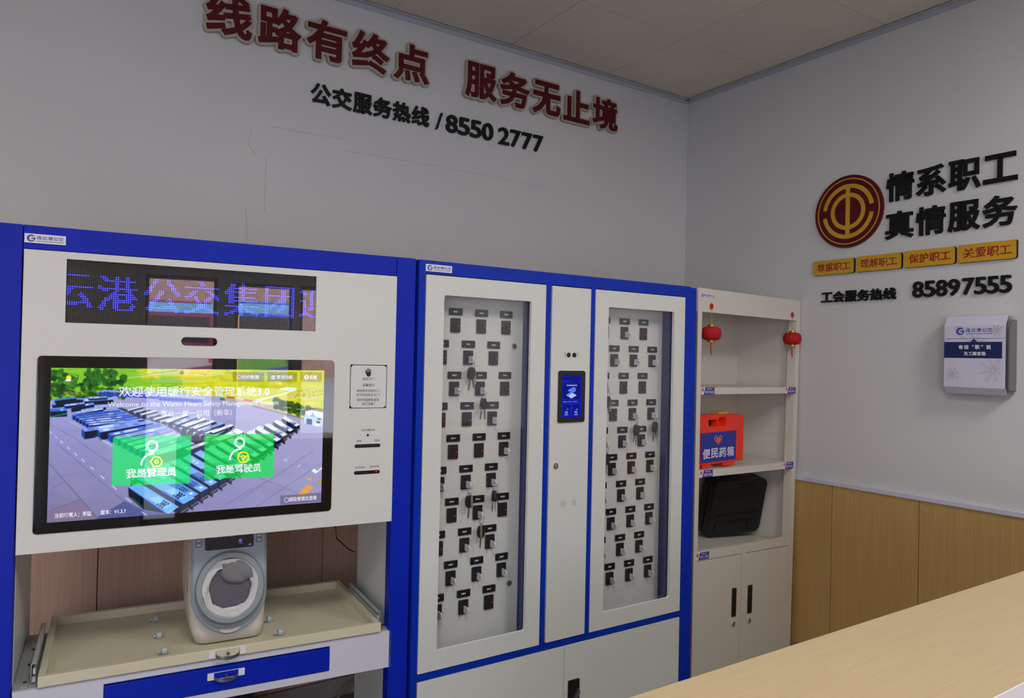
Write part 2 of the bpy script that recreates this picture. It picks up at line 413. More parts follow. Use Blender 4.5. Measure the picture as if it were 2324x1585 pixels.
# gold plates
for i, (a, b, tx) in enumerate([(.818, 1.020, '尊重职工'), (1.031, 1.233, '理解职工'), (1.244, 1.448, '保护职工'), (1.458, 1.666, '关爱职工')]):
    z0, z1 = 1.809, 1.877+.001*i
    t = thing('gold_plate', 'gold rounded wall plate reading %s, %s from the corner' % (tx, ordn[i]), 'sign', FR.w((a+b)/2, 0, z0), FR.a, 'gold plates under the round emblem')
    w = (b-a)/2
    MB().prism(rrect(-w, w, 0, z1-z0, .008), -.008, 0).build('backing', LBLACK, t)
    MB().prism(rrect(-w-.002, w-.003, .001, z1-z0, .008), -.011, -.008).build('face', GOLD, t)
    e = MB(); put(e, tx, -w+.018, w-.018, .016, z1-z0-.014, -.0112, .0, .028); e.build('lettering', REDTXT, t)
# round union emblem
t = thing('round_emblem', 'round maroon wall emblem with gold rings and a vertical bar', 'emblem', FR.w(.986, 0, 2.088), FR.a)
R = .163
MB().cyl((0, 0), R, -.012, 0, 'y', 64).build('disc', MAROON, t)
e = MB(); e.prism(arc_band(0, 0, R*.915, R*.885, 0, 359.99, 64), -.0135, -.012); e.build('thin_ring', GOLD, t)
e = MB(); e.prism(arc_band(0, 0, R*.755, R*.64, 9, 171, 32), -.0135, -.012); e.prism(arc_band(0, 0, R*.755, R*.64, 189, 351, 32), -.0135, -.012)
e.build('split_ring', GOLD, t)
e = MB(); e.prism(arc_band(0, 0, R*.51, R*.395, 0, 359.99, 48), -.0136, -.012); e.build('inner_ring', GOLD, t)
MB().box(-R*.06, R*.06, -.0138, -.012, -R*.66, R*.66).build('vertical_bar', GOLD, t)

# ------------------------------------------------------------------ company logo used on plates
def logo(x0, x1, z0, z1, y, parent, m=None, big=True):
    """blue ring with a swept bar, then five characters over a thin line of small capitals"""
    m = m or BPRINT; h = z1-z0; r = h*.42; cx = x0+r; cz = (z0+z1)/2
    e = MB()
    A = [(cx+r*math.cos(math.radians(a)), cz+r*math.sin(math.radians(a))) for a in range(40, 366, 12)]
    B = [(cx+.12*r+(.62*r)*math.cos(math.radians(a)), cz+.0*r+(.66*r)*math.sin(math.radians(a))) for a in range(40, 366, 12)][::-1]
    e.prism(A+B, y-.0004, y)
    e.prism([(cx-.1*r, cz+.02*r), (cx+1.1*r, cz+.28*r), (cx+1.0*r, cz-.12*r), (cx+.1*r, cz-.18*r)], y-.0005, y)
    tx = cx+r*1.35
    put(e, '连云港公交', tx, x1, cz-h*.10, cz+h*.34, y-.0005, 0, .012)
    put(e, 'LIANYUNGANG PUBLIC TRANSPORT', tx, x1, cz-h*.36, cz-h*.22, y-.0005, 0, .01)
    return e.build('logo_print', m, parent)

# ------------------------------------------------------------------ A: blue and white service kiosk
TA = 1.693
A = thing('service_kiosk', 'wide blue-framed white kiosk with large touch screen and pull-out tray', 'kiosk', FA.w(0, 0, 0), FA.a)
bx('post', BLUE, -.061, -.001, 0, .045, 0, TA, A, .0015)
bx('post', BLUE, -1.061, -1.0015, 0, .045, 0, TA, A, .0015)
bx('header', BLUE, -1.0005, -.0625, .0, .05, 1.636, TA, A, .0015)
bx('header_edge', DBLUE, -1.0, -.062, .004, .36, 1.624, 1.636, A)
bx('side_panel', WHITE, -.050, -.046, .045, .37, 0, TA-.01, A)
bx('side_panel', WHITE, -1.004, -1.0, .045, .45, 0, TA-.01, A)
bx('roof_panel', BLUE, -1.06, -.046, .05, .37, TA-.012, TA-.002, A)
bx('back_rail', WHITE, -1.0, -.050, .355, .37, 1.55, TA-.012, A)
# white front panel with cut-outs for notice door and camera slot: built as a frame of strips
PX, PZ = (-.998, -.062), (.902, 1.634)
def plate_with_holes(xr, zr, holes, y0, y1):
    X = sorted({xr[0], xr[1], *[h[0] for h in holes], *[h[1] for h in holes]}); Z = sorted({zr[0], zr[1], *[h[2] for h in holes], *[h[3] for h in holes]})
    e = MB(); nx, nz = len(X), len(Z)
    solid = lambda i, j: 0 <= i < nx-1 and 0 <= j < nz-1 and not any(h[0]-1e-6 <= (X[i]+X[i+1])/2 <= h[1]+1e-6 and h[2] <= (Z[j]+Z[j+1])/2 <= h[3] for h in holes)
    idx = {}
    def V(i, j, k):
        if (i, j, k) not in idx: idx[(i, j, k)] = len(e.v); e.v.append((X[i], (y0, y1)[k], Z[j]))
        return idx[(i, j, k)]
    for i in range(nx-1):
        for j in range(nz-1):
            if not solid(i, j): continue
            e.f += [(V(i, j, 0), V(i+1, j, 0), V(i+1, j+1, 0), V(i, j+1, 0)), (V(i, j, 1), V(i, j+1, 1), V(i+1, j+1, 1), V(i+1, j, 1))]
            if not solid(i-1, j): e.f.append((V(i, j, 0), V(i, j+1, 0), V(i, j+1, 1), V(i, j, 1)))
            if not solid(i+1, j): e.f.append((V(i+1, j, 0), V(i+1, j, 1), V(i+1, j+1, 1), V(i+1, j+1, 0)))
            if not solid(i, j-1): e.f.append((V(i, j, 0), V(i, j, 1), V(i+1, j, 1), V(i+1, j, 0)))
            if not solid(i, j+1): e.f.append((V(i, j+1, 0), V(i+1, j+1, 0), V(i+1, j+1, 1), V(i, j+1, 1)))
    return e
plate_with_holes(PX, PZ, [(-.910, -.301, 1.461, 1.617), (-.960, -.250, .955, 1.374), (-.198, -.086, 1.240, 1.368)], -.004, .006).build('front_panel', WHITE, A)
bx('front_panel_return', WHITE, -.998, -.062, .006, .06, .902, .908, A)
bx('back_cover', GREYM, -.995, -.065, .06, .08, .93, 1.62, A)
# logo plate
lp = bx('logo_plate', PLATE, -.998, -.913, -.0035, 0, 1.650, 1.672, A)
logo(-.993, -.918, 1.651, 1.671, -.0037, lp)
# LED board
led = bx('led_display', mat('led_board_black', '121216', .25), -.909, -.302, .010, .03, 1.462, 1.616, A)
bx('glass_cover', glass('led_glass', 1.6), -.9095, -.3015, .0, .001, 1.4615, 1.6165, led)
CO, RO = 128, 32
cw, rh = .607/CO, .154/RO
grid = np.zeros((RO, CO), bool)
for ch, xa, xb, za, zb in [('云', -.938, -.852, 1.499, 1.583), ('港', -.842, -.754, 1.496, 1.584), ('公', -.740, -.652, 1.496, 1.582), ('交', -.643, -.556, 1.496, 1.584), ('集', -.545, -.455, 1.495, 1.585), ('团', -.441, -.357, 1.496, 1.582), ('迎', -.346, -.260, 1.497, 1.582)]:
    g = glyph(ch); lo, hi = g[0].min(0), g[0].max(0)
    for r in range(RO):
        z = 1.462+rh*(r+.5)
        if not za <= z <= zb: continue
        cc = [c for c in range(CO) if xa <= -.909+cw*(c+.5) <= xb]
        if not cc: continue
        P = [(lo[0]+(hi[0]-lo[0])*((-.909+cw*(c+.5))-xa)/(xb-xa), lo[1]+(hi[1]-lo[1])*(z-za)/(zb-za)) for c in cc]
        m1 = inpoly(g, P) | inpoly(g, [(p_[0]+.42*(hi[0]-lo[0])/19, p_[1]) for p_ in P]) | inpoly(g, [(p_[0]-.42*(hi[0]-lo[0])/19, p_[1]) for p_ in P])
        for c, k in zip(cc, m1): grid[r, c] |= k
on, off, halo = MB(), MB(), MB()
for r in range(RO):
    for c in range(CO):
        x, z = -.909+cw*(c+.5), 1.462+rh*(r+.5)
        if grid[r, c]:
            halo.prism(circ(x, z, cw*.44, 8), .0088, .0092); on.prism(circ(x, z, cw*.16, 6), .0082, .0086)
        else: off.box(x-.00045, x+.00045, .0092, .0098, z-.00045, z+.00045)
tag(halo.build('lit_dots', emit('led_blue', '0404ff', 1.3), led), kind='stuff')
tag(on.build('dot_cores', emit('led_core', 'b4c0ff', 2.2), led), kind='stuff')
tag(off.build('unlit_dots', mat('led_unlit', '7a7a66', .5), led), kind='stuff')
# camera slot
sl = MB().prism(rrect(-.649, -.561, 1.412, 1.434, .0109), -.0048, -.0040).build('camera_window', BLACK, A)
MB().prism(rrect(-.647, -.563, 1.414, 1.432, .0089), -.0054, -.0048).build('window_glass', mat('dark_mirror', '06060a', .03, 0, .9, coat=1.), sl)
# touch screen
ts = MB().prism(rrect(-.965, -.245, .948, 1.379, .010), -.0062, .012).build('touch_screen', mat('screen_bezel', '0a0a0c', .06, coat=.3), A)
# picture shown on the screen, painted as flat polygons on a fine vertex-coloured sheet
SS = 2; QX, QY, QW, QH = 100, 820, 650, 380
cv = np.zeros((QH*SS, QW*SS, 3)); cv[:] = (.52, .54, .72)
yy0, xx0 = np.mgrid[0:QH*SS, 0:QW*SS]; XX = xx0/SS+QX; YY = yy0/SS+QY
def hexc(c): return np.array([int(c[i:i+2], 16)/255 for i in (0, 2, 4)])
def poly(pts, c, al=1.):
    P = np.array(pts, float); c = hexc(c) if isinstance(c, str) else np.array(c)
    x0 = max(0, int((P[:, 0].min()-QX)*SS)-1); x1 = min(QW*SS, int((P[:, 0].max()-QX)*SS)+2)
    y0 = max(0, int((P[:, 1].min()-QY)*SS)-1); y1 = min(QH*SS, int((P[:, 1].max()-QY)*SS)+2)
    if x1 <= x0 or y1 <= y0: return
    X, Y = XX[y0:y1, x0:x1], YY[y0:y1, x0:x1]; ins = np.zeros(X.shape, bool); n = len(P)
    for i in range(n):
        (ax, ay), (bx_, by) = P[i], P[(i+1) % n]
        if ay == by: continue
        ins ^= ((ay > Y) != (by > Y)) & (X < (bx_-ax)*(Y-ay)/(by-ay)+ax)
    s = cv[y0:y1, x0:x1]; s[ins] = s[ins]*(1-al)+c*al
def line(x0, y0, x1, y1, w, c, al=1.):
    d = math.hypot(x1-x0, y1-y0) or 1; nx, ny = -(y1-y0)/d*w/2, (x1-x0)/d*w/2
    poly([(x0+nx, y0+ny), (x1+nx, y1+ny), (x1-nx, y1-ny), (x0-nx, y0-ny)], c, al)
def disc(x, y, r, c, al=1., ry=None):
    ry = ry or r; poly([(x+r*math.cos(t*PI/10), y+ry*math.sin(t*PI/10)) for t in range(20)], c, al)
K1 = lambda x, y: (60+x/3.5225, 790+y/3.5225)
L1 = lambda x, y: (100+x/7.042, 820+y/7.042)
R1 = lambda x, y: (410+x/6.835, 820+y/6.835)
L2 = lambda x, y: (100+x/7.042, 1000+y/7.042)
R2 = lambda x, y: (410+x/6.835, 1000+y/6.835)
M = lambda f, *p: [f(*q) for q in p]
rnd = random.Random(3)
# ground tone
g = np.clip((XX-110)/620, 0, 1)[..., None]; h = np.clip((YY-900)/290, 0, 1)[..., None]
cv[:] = (1-g)*((1-h)*hexc('9a9cd8')+h*hexc('75719a'))+g*((1-h)*hexc('a8a6cc')+h*hexc('928fbe'))
for _ in range(260):
    x, y = rnd.uniform(105, 735), rnd.uniform(900, 1190); w = rnd.uniform(8, 45)
    disc(x, y, w, rnd.choice(['b0a8d0', '5a5a80', '7a86c8', 'a08ca0']), .05, w*.3)
# fields
poly([(100, 820), (750, 820), (750, 965), (640, 935), (560, 915), (500, 900), (420, 893), (300, 885), (215, 890), (100, 912)], '7cc02a')
poly([(400, 820), (750, 820), (750, 965), (640, 935), (560, 915), (500, 900), (420, 893)], 'd8d428', .8)
for k in range(8): poly([(320+k*18, 836), (430+k*20, 836), (430+k*20, 850), (320+k*18, 856)], 'f4f0b0', .14)  # pale bands put glare into the field's colour
for i in range(900):
    x, y = rnd.uniform(100, 740), rnd.uniform(828, 960); f = (x-110)/620
    if y > 905+max(0, (x-560))*.28-0*f: continue
    if x < 560 and y > 890: continue
    c = rnd.choice(['5aa81e', '8cc832', 'a8d444', '66b022']) if f < .33 else rnd.choice(['d8d020', 'e8d428', 'c8c81c', 'f0dc48', 'b4be14'])
    disc(x, y, rnd.uniform(4, 16), c, .5, rnd.uniform(1, 3))
line(250, 862, 430, 842, 1.6, 'dfe8d8', .8); line(145, 877, 168, 873, 1.5, 'cfe0d0', .8)
line(*R1(1150, 610), *R1(1500, 530), 4, 'f0f4e0'); line(*R1(1500, 530), *R1(1820, 430), 2.5, 'f0f4e0')
poly(M(R1, (1520, 420), (1640, 400), (1790, 410), (1780, 445), (1700, 465), (1560, 440)), 'dff0ee')
line(*R1(1600, 540), *R1(2200, 590), 3, 'd8c8a8'); line(*R1(1680, 520), *R1(2200, 420), 2, 'd8c8a8'); line(*R1(1500, 380), *R1(2200, 330), 1.6, 'e0c060')
for i in range(26): disc(*R1(rnd.uniform(1750, 2190), rnd.uniform(440, 570)), 2.2, 'a08a18', .9, 1.4)
for i in range(14): poly([(a, b), (a+7, b-1), (a+7, b+2.5), (a, b+3)] if (a := rnd.uniform(440, 720)) and (b := rnd.uniform(838, 862)) else [], rnd.choice(['d8a890', 'c8c0d0', 'a8a8c8', 'c89070']), .7)
# trees, left and right
for i in range(240):
    x = rnd.uniform(112, 285); y = rnd.uniform(842, 905)
    if x > 175 and y < 862 and not (195 < x < 228 or 245 < x < 262): continue
    if 175 > x > 150 and y < 855: continue
    disc(x, y, rnd.uniform(3, 9), rnd.choice(['173f14', '1f5518', '2a6a1c', '123410', '357a20']), .75, rnd.uniform(3, 7))
for i in range(26): disc(rnd.uniform(196, 262), rnd.uniform(838, 868), 5, rnd.choice(['1f5a1a', '2d6e22']), .8, 7)
disc(280, 856, 9, '245a1e', .9, 7); disc(412, 846, 5, '5c8a34', .7)
for i in range(16): disc(rnd.uniform(115, 215), rnd.uniform(888, 903), 6, rnd.choice(['d8a830', 'b89024', '4a7a1c']), .45, 1.5)
for i in range(70):
    x = rnd.uniform(622, 722); disc(x, 912+(x-622)*.27+rnd.uniform(-6, 12), rnd.uniform(4, 8), rnd.choice(['2c4a12', '1f3a10', '3f5c16']), .85)
# long canopy and wall along the lot
poly(M(R1, (600, 535), (1150, 605), (1450, 680), (1400, 770), (1100, 690), (700, 610), (590, 590)), 'b8a4a0', .9)
line(*R1(600, 535), *R1(1430, 665), 1.4, 'f0f0f0'); poly(M(R1, (710, 542), (830, 560), (828, 580), (712, 568)), 'd04038'); poly(M(R1, (970, 585), (1110, 608), (1105, 628), (975, 610)), 'd06050')
poly(M(R1, (600, 560), (680, 570), (680, 610), (600, 600)), '1f8a5c')
line(*R1(1100, 690), *R1(1900, 890), 1.6, '6a6258')
# guard hut
poly(M(R1, (1925, 770), (2080, 745), (2200, 770), (2200, 880), (1920, 830)), 'dfe4f4'); poly(M(R1, (1910, 830), (2200, 885), (2200, 1020), (1905, 965)), 'b8cdf0')
poly(M(R1, (1945, 885), (2030, 900), (2025, 985), (1940, 970)), '20386a'); poly(M(R1, (2110, 880), (2165, 888), (2165, 910), (2110, 902)), '202a40'); poly(M(R1, (2095, 920), (2150, 930), (2150, 965), (2095, 955)), '202a40')
disc(*R1(2040, 818), 2.2, '4aa0c8'); line(*R1(2005, 838), *R1(2070, 845), 1.2, '3a60b0'); poly(M(R1, (2060, 960), (2145, 972), (2145, 1010), (2060, 1000)), 'e8e4f0')
poly(M(R1, (2000, 750), (2085, 715), (2200, 740), (2200, 790)), '5a5a66', .7)
for a, b in ((1640, 720), (1860, 750)): line(*R1(a, b), *R1(a-15, b+100), .9, 'e8ece8'); line(*R1(a-60, b-10), *R1(a+60, b), .9, 'e8ece8')
for i in range(9): line(*R1(1150+i*75, 830+i*10), *R1(1230+i*75, 860+i*12), 2.5, 'd8a860', .35)
# far row of blue buses
for i in range(26):
    x = 225+i*9.0; y = 889+i*.55+(3 if i > 14 else 0); f = i/25
    c = np.array([.10, .24, .82])*(1-f*.5)+np.array([.62, .68, .98])*f*.5  # buses pale towards the right: glare put into their colour
    poly([(x+2, y-2), (x+14, y-5), (x+19, y-4), (x+8.2, y)], c*.5+.5); poly([(x, y), (x+8.2, y+1), (x+8.2, y+9), (x, y+8)], c*.92)
def bus(a, b, w, h, roof, side, end='2450b0', n=0):
    """a bus seen from above: roof strip a-b of width w, long side of height h, lit near end"""
    (ax, ay), (bx_, by) = a, b; d = math.hypot(bx_-ax, by-ay); nx, ny = w
    poly([(ax, ay), (bx_, by), (bx_+nx, by+ny), (ax+nx, ay+ny)], roof)
    poly([(ax+nx, ay+ny), (bx_+nx, by+ny), (bx_+nx, by+ny+h), (ax+nx, ay+ny+h)], side)
    poly([(ax, ay), (ax+nx, ay+ny), (ax+nx, ay+ny+h), (ax, ay+h)], end)
    for t0, t1, c in ((.08, .2, .72), (.28, .55, .80), (.66, .76, .7)):
        q = lambda t, s: (ax+(bx_-ax)*t+nx*s, ay+(by-ay)*t+ny*s)
        poly([q(t0, .2), q(t1, .2), q(t1, .8), q(t0, .8)], hexc(roof)*c if rnd.random() < .6 else hexc('e6ecff'), .75)
# left clusters
for a, b in (((170, 345), (520, 570)), ):
    pass
for i in range(3): bus(L1(130+i*60, 680-i*42), L1(560+i*120, 640-i*30-0), (1, 3.5), 6, ['4a78e0', '3c6ad8', '6f96ee'][i], '101830', '2048a0')
bus(L1(160, 605), L1(500, 562), (2, 4), 5, '3c8ae0', '101828', '2a68d0')
bus(L1(620, 600), L1(1090, 570), (2, 6), 9, '8ea8f4', '12182c', '2a58c0')
bus(L1(700, 570), L1(1000, 555), (2, 4), 4, '7090ea', '1a2448')
bus(L1(430, 715), L1(790, 655), (1.5, 5), 9, '5a8cf0', '0e1630', '1c3c90'); bus(L1(320, 690), L1(640, 650), (2, 4), 6, '7c9cf2', '14204a')
bus(L1(90, 760), L1(355, 748), (2, 6), 13, '3a74e8', '0c1c34', '204a98'); line(*L1(110, 890), *L1(370, 830), 2.4, '1f9a4c', .8)
bus(L1(590, 770), L1(985, 700), (1, 4), 6, '9ab4fa', '101a34'); bus(L1(520, 810), L1(940, 740), (1, 4), 6, 'a8c0ff', '101830')
# second cluster (long rows running to the upper right)
for i in range(6):
    s = L1(445+i*52, 850+i*30); e = L1(1200+i*75, 770+i*28)
    bus(s, e, (3.4, 3.6), 9, ['3d68e4', '5580f0', '7294f4', '4a74ea', '6a8cf2', '88a6fa'][i], '10173a', '1c44b4')
poly(M(L1, (1160, 745), (1240, 740), (2324, 1130), (2324, 1230), (1900, 1000), (1500, 900)), '26323c', .85)
bus(L1(600, 1075), L1(1480, 935), (7, 7), 17, '7a9cf6', '0d1430', '1c3fa8'); bus(L1(850, 1085), L1(1690, 935), (7, 7), 18, '86a4f4', '0d1436', '1a3ca0')
# main dark mass with pale roofs, centre
poly(M(R1, (0, 920), (300, 1000), (980, 1110), (980, 1180), (500, 1299), (0, 1299)), '353a52', .9)
for i in range(15):
    f = i/14; s = L1(1330+i*104, 775+i*36.5); e = (s[0]+32+f*22, s[1]-8-f*10)
    bus(s, e, (3.5, 1.6), 3.5+f*3, ['e4ecff', 'c8d8ff', 'f2f6ff', 'aac4ff'][i % 4], '30384e', '8090b8')
for i in range(6):
    s = R1(-20+i*120, 985+i*38); e = (s[0]+32, s[1]-22)
    bus(s, (s[0]+40, s[1]-20+0*i), (9, 3), 5, ['f0f4ff', 'a8c4ff', 'e0e8ff'][i % 3], '2c3350', '3a4a80')
for i in range(6):
    s = R1(-250+i*140, 930+i*32); bus(s, (s[0]+46, s[1]-17), (8, 3), 4, ['dfe8ff', '8fb2ff', 'f4f8ff'][i % 3], '2c3350', '3a4a80')
bus(R1(520, 1195), R1(900, 1060), (12, 5), 14, 'e8f0ff', '303a50', '607098')
bus(R1(1000, 1130), R1(1210, 1000), (12, 4), 10, 'dce6ff', '1a2036', '405090')
line(*R1(755, 850), *R1(720, 1230), .8, 'b0b4c8'); line(*R1(725, 925), *R1(770, 925), 2, '8088a0')
# bus rows under the first button
for i in range(8):
    s = L1(1020+i*98, 1150+i*52); e = L1(1830+i*78, 985+i*44)
    bus(s, e, (8.5, 6.2), 15, ['5578e8', 'a0b6f8', '8aa4f0', 'b4c6fa', 'd8e2ff'][i % 5], '14203c', '1f46b8')
bus(L2(1600, 200), L2(2324, 5), (14, 8), 22, 'a8c0f8', '1a2844', '2a50c0')
poly(M(R2, (0, 110), (370, 0), (450, 20), (200, 120), (200, 280), (0, 320)), '2e3454', .9); bus(R2(60, 120), R2(380, 5), (9, 4), 20, 'cfd8f4', '343a58', '303a60')
# right group, receding from the lower left to the upper right
N = 15
for i in range(N):
    f = i/(N-1); k = 1-f
    # front (lower right) and rear (upper left) roof ends
    fx, fy = 414+f*260+20*math.sin(f*PI), 1150-f*168-10*math.sin(f*PI*.8)
    L = 36+80*k; bx0, by0 = fx-L*(.92+.1*k), fy-L*(.50+.06*k)
    wN = (7+11*k, -3.2-5*k)
    hN = 9+14*k
    roof = ['6aa4f4', '7cb0f8', '86b8fa', '9cc2fa', 'b0ccfa', 'c4d6fc', 'd2def8', 'dfe6fb'][min(7, int(f*8))]
    sh = '2c3350' if f < .6 else '141a34'
    P = [(bx0, by0), (fx, fy), (fx+wN[0], fy+wN[1]), (bx0+wN[0], by0+wN[1])]
    if i: pass
    poly([P[0], P[1], (fx, fy+hN), (bx0, by0+hN*.8)], sh)
RB = []
for i in range(N):
    f = 1-i/(N-1); k = 1-f
    fx, fy = 409+f*262+18*math.sin(f*PI), 1144-f*176-6*math.sin(f*PI)
    L = 38+84*k; ux, uy = -.86, -.51
    ax, ay = fx+ux*L, fy+uy*L; wx, wy = 8+11*k, -4.2-6*k; hh = 10+14*k
    roof = ['69a2f2', '79aef6', '88b8f8', 'a0c4fa', 'b4cefa', 'c6d8fc', 'd4e0fa', 'e2e8fc'][min(7, int(f*8))]
    poly([(ax, ay), (fx, fy), (fx, fy+hh), (ax, ay+hh*.7)], '262c46' if f < .55 else '12183a')
    poly([(fx, fy), (fx+wx, fy+wy), (fx+wx, fy+wy+hh), (fx, fy+hh)], '30364e' if f < .55 else '0c1026')
    poly([(ax, ay), (fx, fy), (fx+wx, fy+wy), (ax+wx, ay+wy)], roof)
    q = lambda t, s: (ax+(fx-ax)*t+wx*s, ay+(fy-ay)*t+wy*s)
    poly([q(.5, .1), q(.82, .1), q(.86, .85), q(.55, .85)], hexc(roof)*.78); line(*q(.5, .1), *q(.82, .1), 1.2+k, '2440c0')
    for a in range(3):
        for b_ in range(2): disc(*q(.70+a*.045, .3+b_*.35), .9+k, '1c2f9c')
    poly([q(.88, .4), q(.93, .4), q(.94, .7), q(.89, .7)], 'f4f8ff'); disc(*q(.2, .5), 1.5+2*k, 'd8d8c0', .9); poly([q(.27, .3), q(.32, .3), q(.33, .6), q(.28, .6)], 'f4f8ff', .8)
    line(fx+1, fy+hh*.8, fx+wx, fy+wy+hh*.72, .9, 'd8e4ff', .8); disc(fx+2, fy+hh*.62, 1, 'e03040', .9)
# two nearest buses, lower left
for P, F, S in ((M(L2, (1340, 740), (1520, 670), (2145, 1050), (1960, 1165)), M(L2, (1340, 740), (1960, 1165), (1590, 1100), (1350, 890)), '0c1226'),
                (M(L2, (1590, 630), (1760, 590), (2400, 905), (2215, 1005)), M(L2, (1590, 630), (2215, 1005), (2200, 1060), (1600, 720)), '2c3048')):
    poly(F, S); poly(P, '69aef4'); line(*P[0], *P[3], 1.3, '1c6ae8'); line(*P[2], *P[3], 1.2, 'a8dcff')
    q = lambda t, s: (P[0][0]*(1-t)*(1-s)+P[3][0]*t*(1-s)+P[1][0]*(1-t)*s+P[2][0]*t*s, P[0][1]*(1-t)*(1-s)+P[3][1]*t*(1-s)+P[1][1]*(1-t)*s+P[2][1]*t*s)
    poly([q(.46, .14), q(.86, .12), q(.9, .8), q(.52, .88)], '8cc6fa'); line(*q(.46, .14), *q(.88, .12), 1.6, '2a66e0')
    for a in range(3):
        for s in (.24, .74): disc(*q(.70+a*.055, s), 2.3, '101c50')
    poly([q(.70, .36), q(.82, .36), q(.82, .62), q(.70, .62)], '2c4c84')
    disc(*q(.2, .5), 3.4, 'a8a48c', 1, 2.4); disc(*q(.42, .45), 3.4, 'a8a48c', 1, 2.4)
line(*L2(1390, 900), *L2(1580, 1060), 2.2, '1c7a44', .8)
poly(M(L2, (1290, 960), (1590, 1110), (1960, 1170), (2324, 1160), (2324, 1250), (850, 1260), (870, 1200)), '2a3a80', .55)
line(*R1(330, 1299), *R1(340, 1299), 1, 'ffffff')
# paving joints and lane marks
for p, q, w, c, a in [((80, 360), (870, 1250), 1.1, '33305c', .8), ((200, 40), (1290, 980), .9, '44406c', .7), ((540, 0), (1100, 390), .9, '44406c', .7), ((80, 790), (330, 655), .7, '50486c', .7), ((100, 1110), (580, 935), .9, '50404c', .7), ((260, 575), (600, 480), .6, '50486c', .5)]:
    line(*L2(*p), *L2(*q), w, c, a)
poly(M(L2, (70, 1120), (580, 940), (860, 1240), (70, 1310)), '8a6070', .35)
for (a, b), (c, d) in [((265, 5), (300, 37)), ((375, 100), (412, 134)), ((480, 190), (526, 234)), ((594, 290), (648, 338)), ((738, 415), (796, 465)), ((902, 555), (964, 610)), ((1085, 715), (1160, 780)), ((1296, 902), (1388, 976)), ((1556, 1128), (1640, 1192))]:
    line(*L2(a, b), *L2(c, d), 1.6, 'e4e8ff')
for (a, b), (c, d) in [((90, 1120), (130, 1158)), ((175, 1196), (208, 1226)), ((260, 1270), (300, 1304))]: line(*L1(a, b), *L1(c, d), 1.3, 'e4e8ff')
line(*L1(425, 960), *L1(600, 1060), .9, 'd8dcff', .8); line(*L1(820, 1195), *L1(1090, 1338), 1.1, 'd8dcff', .9); line(*L2(940, 0), *L2(1090, 95), 1.1, 'd8dcff', .9)
line(*L1(95, 1010), *L1(540, 1250), .8, '50507c', .7)
for p, q in [((1180, 560), (1820, 815)), ((600, 1040), (1300, 640)), ((900, 930), (2050, 150)), ((1150, 1030), (2180, 340))]: line(*R2(*p), *R2(*q), .9, '4c4a6c', .6)
poly(M(R2, (1580, 290), (1650, 270), (1640, 320), (1610, 335)), '9cc4e8', .8); line(*R2(1650, 270), *R2(1690, 228), 1, 'b8d4f0', .7)
poly(M(R2, (2020, 460), (2060, 430), (2110, 470), (2185, 400), (2185, 430), (2080, 510)), 'eef0ff'); line(*R2(1805, 408), *R2(1850, 370), 1.1, 'e8e8f8')
poly(M(R2, (1780, 870), (1945, 680), (2055, 715), (1910, 870)), 'd8a050'); poly(M(R2, (1930, 580), (2035, 570), (2000, 630), (1960, 600)), 'd8a848'); poly(M(R2, (2080, 650), (2180, 560), (2180, 680)), 'b89848', .7)
poly(M(R2, (1535, 850), (2175, 800), (2175, 945), (1535, 995)), '55506a', .55)
# dark header tiles top right
for a, b in ((800, 1285), (1335, 1800), (1850, 2180)): poly(M(R1, (a, 165), (b, 172), (b, 320), (a, 316)), '6a6420', .42)
# green buttons and icons
poly(M(K1, (690, 710), (1318, 697), (1303, 1080), (683, 1100)), '16f266', .68)
poly([(420+x/3.522, 790+y/3.522) for x, y in ((152, 692), (706, 680), (705, 1025), (150, 1047))], '10e84a', .68)
def ringp(cx, cy, ro, ri, c, a0=0, a1=360, n=32):
    A_ = [(cx+ro*math.cos(math.radians(a0+(a1-a0)*i/n)), cy+ro*math.sin(math.radians(a0+(a1-a0)*i/n))) for i in range(n+1)]
    B_ = [(cx+ri*math.cos(math.radians(a0+(a1-a0)*i/n)), cy+ri*math.sin(math.radians(a0+(a1-a0)*i/n))) for i in range(n+1)][::-1]
    poly(A_+B_, c)
for hx, hy, gx, gy, s, kind in ((345, 1012, 354.5, 1047.5, 1., 0), (543, 1004, 551, 1037.5, .9, 1)):
    ringp(hx, hy, 13.8*s, 8.8*s, 'f0f4ff'); ringp(hx+3*s, hy+44*s, 30*s, 25.5*s, 'f0f4ff', 180, 272)
    if kind == 0:
        o_ = [(gx+15.5*math.cos(math.radians(60*i)), gy+14*math.sin(math.radians(60*i))) for i in range(7)]
        i_ = [(gx+11.3*math.cos(math.radians(60*i)), gy+10*math.sin(math.radians(60*i))) for i in range(7)][::-1]
        poly(o_+i_, 'f4ec30'); ringp(gx, gy, 5.4, 2, 'f4ec30')
    else:
        ringp(gx, gy, 13.8, 10.4, 'f4ec30'); ringp(gx, gy, 4.8, 2, 'f4ec30')
        for a in (90, 200, 340): line(gx+4*math.cos(math.radians(a)), gy+4*math.sin(math.radians(a)), gx+11*math.cos(math.radians(a)), gy+11*math.sin(math.radians(a)), 3, 'f4ec30')
ringp(*R1(895, 243), 4.6, 3.4, 'f4f4ff'); ringp(*R1(1940, 248), 5, 2.2, 'f4f4ff'); ringp(*R2(1632, 915), 5.6, 4.6, 'f4f4ff')
for a, b in ((1400, 222), (1428, 222), (1400, 254), (1430, 254)): poly(M(R1, (a, b), (a+24, b), (a+24, b+24), (a, b+24)), 'f0f0ff')
disc(*L1(394, 265), 6, 'ffe030'); disc(*L1(385, 303), 7, 'f4f4ff', 1, 2.6); disc(*L1(400, 296), 4, 'ffffff', 1, 3)
small = cv.reshape(QH, SS, QW, SS, 3).mean((1, 3))
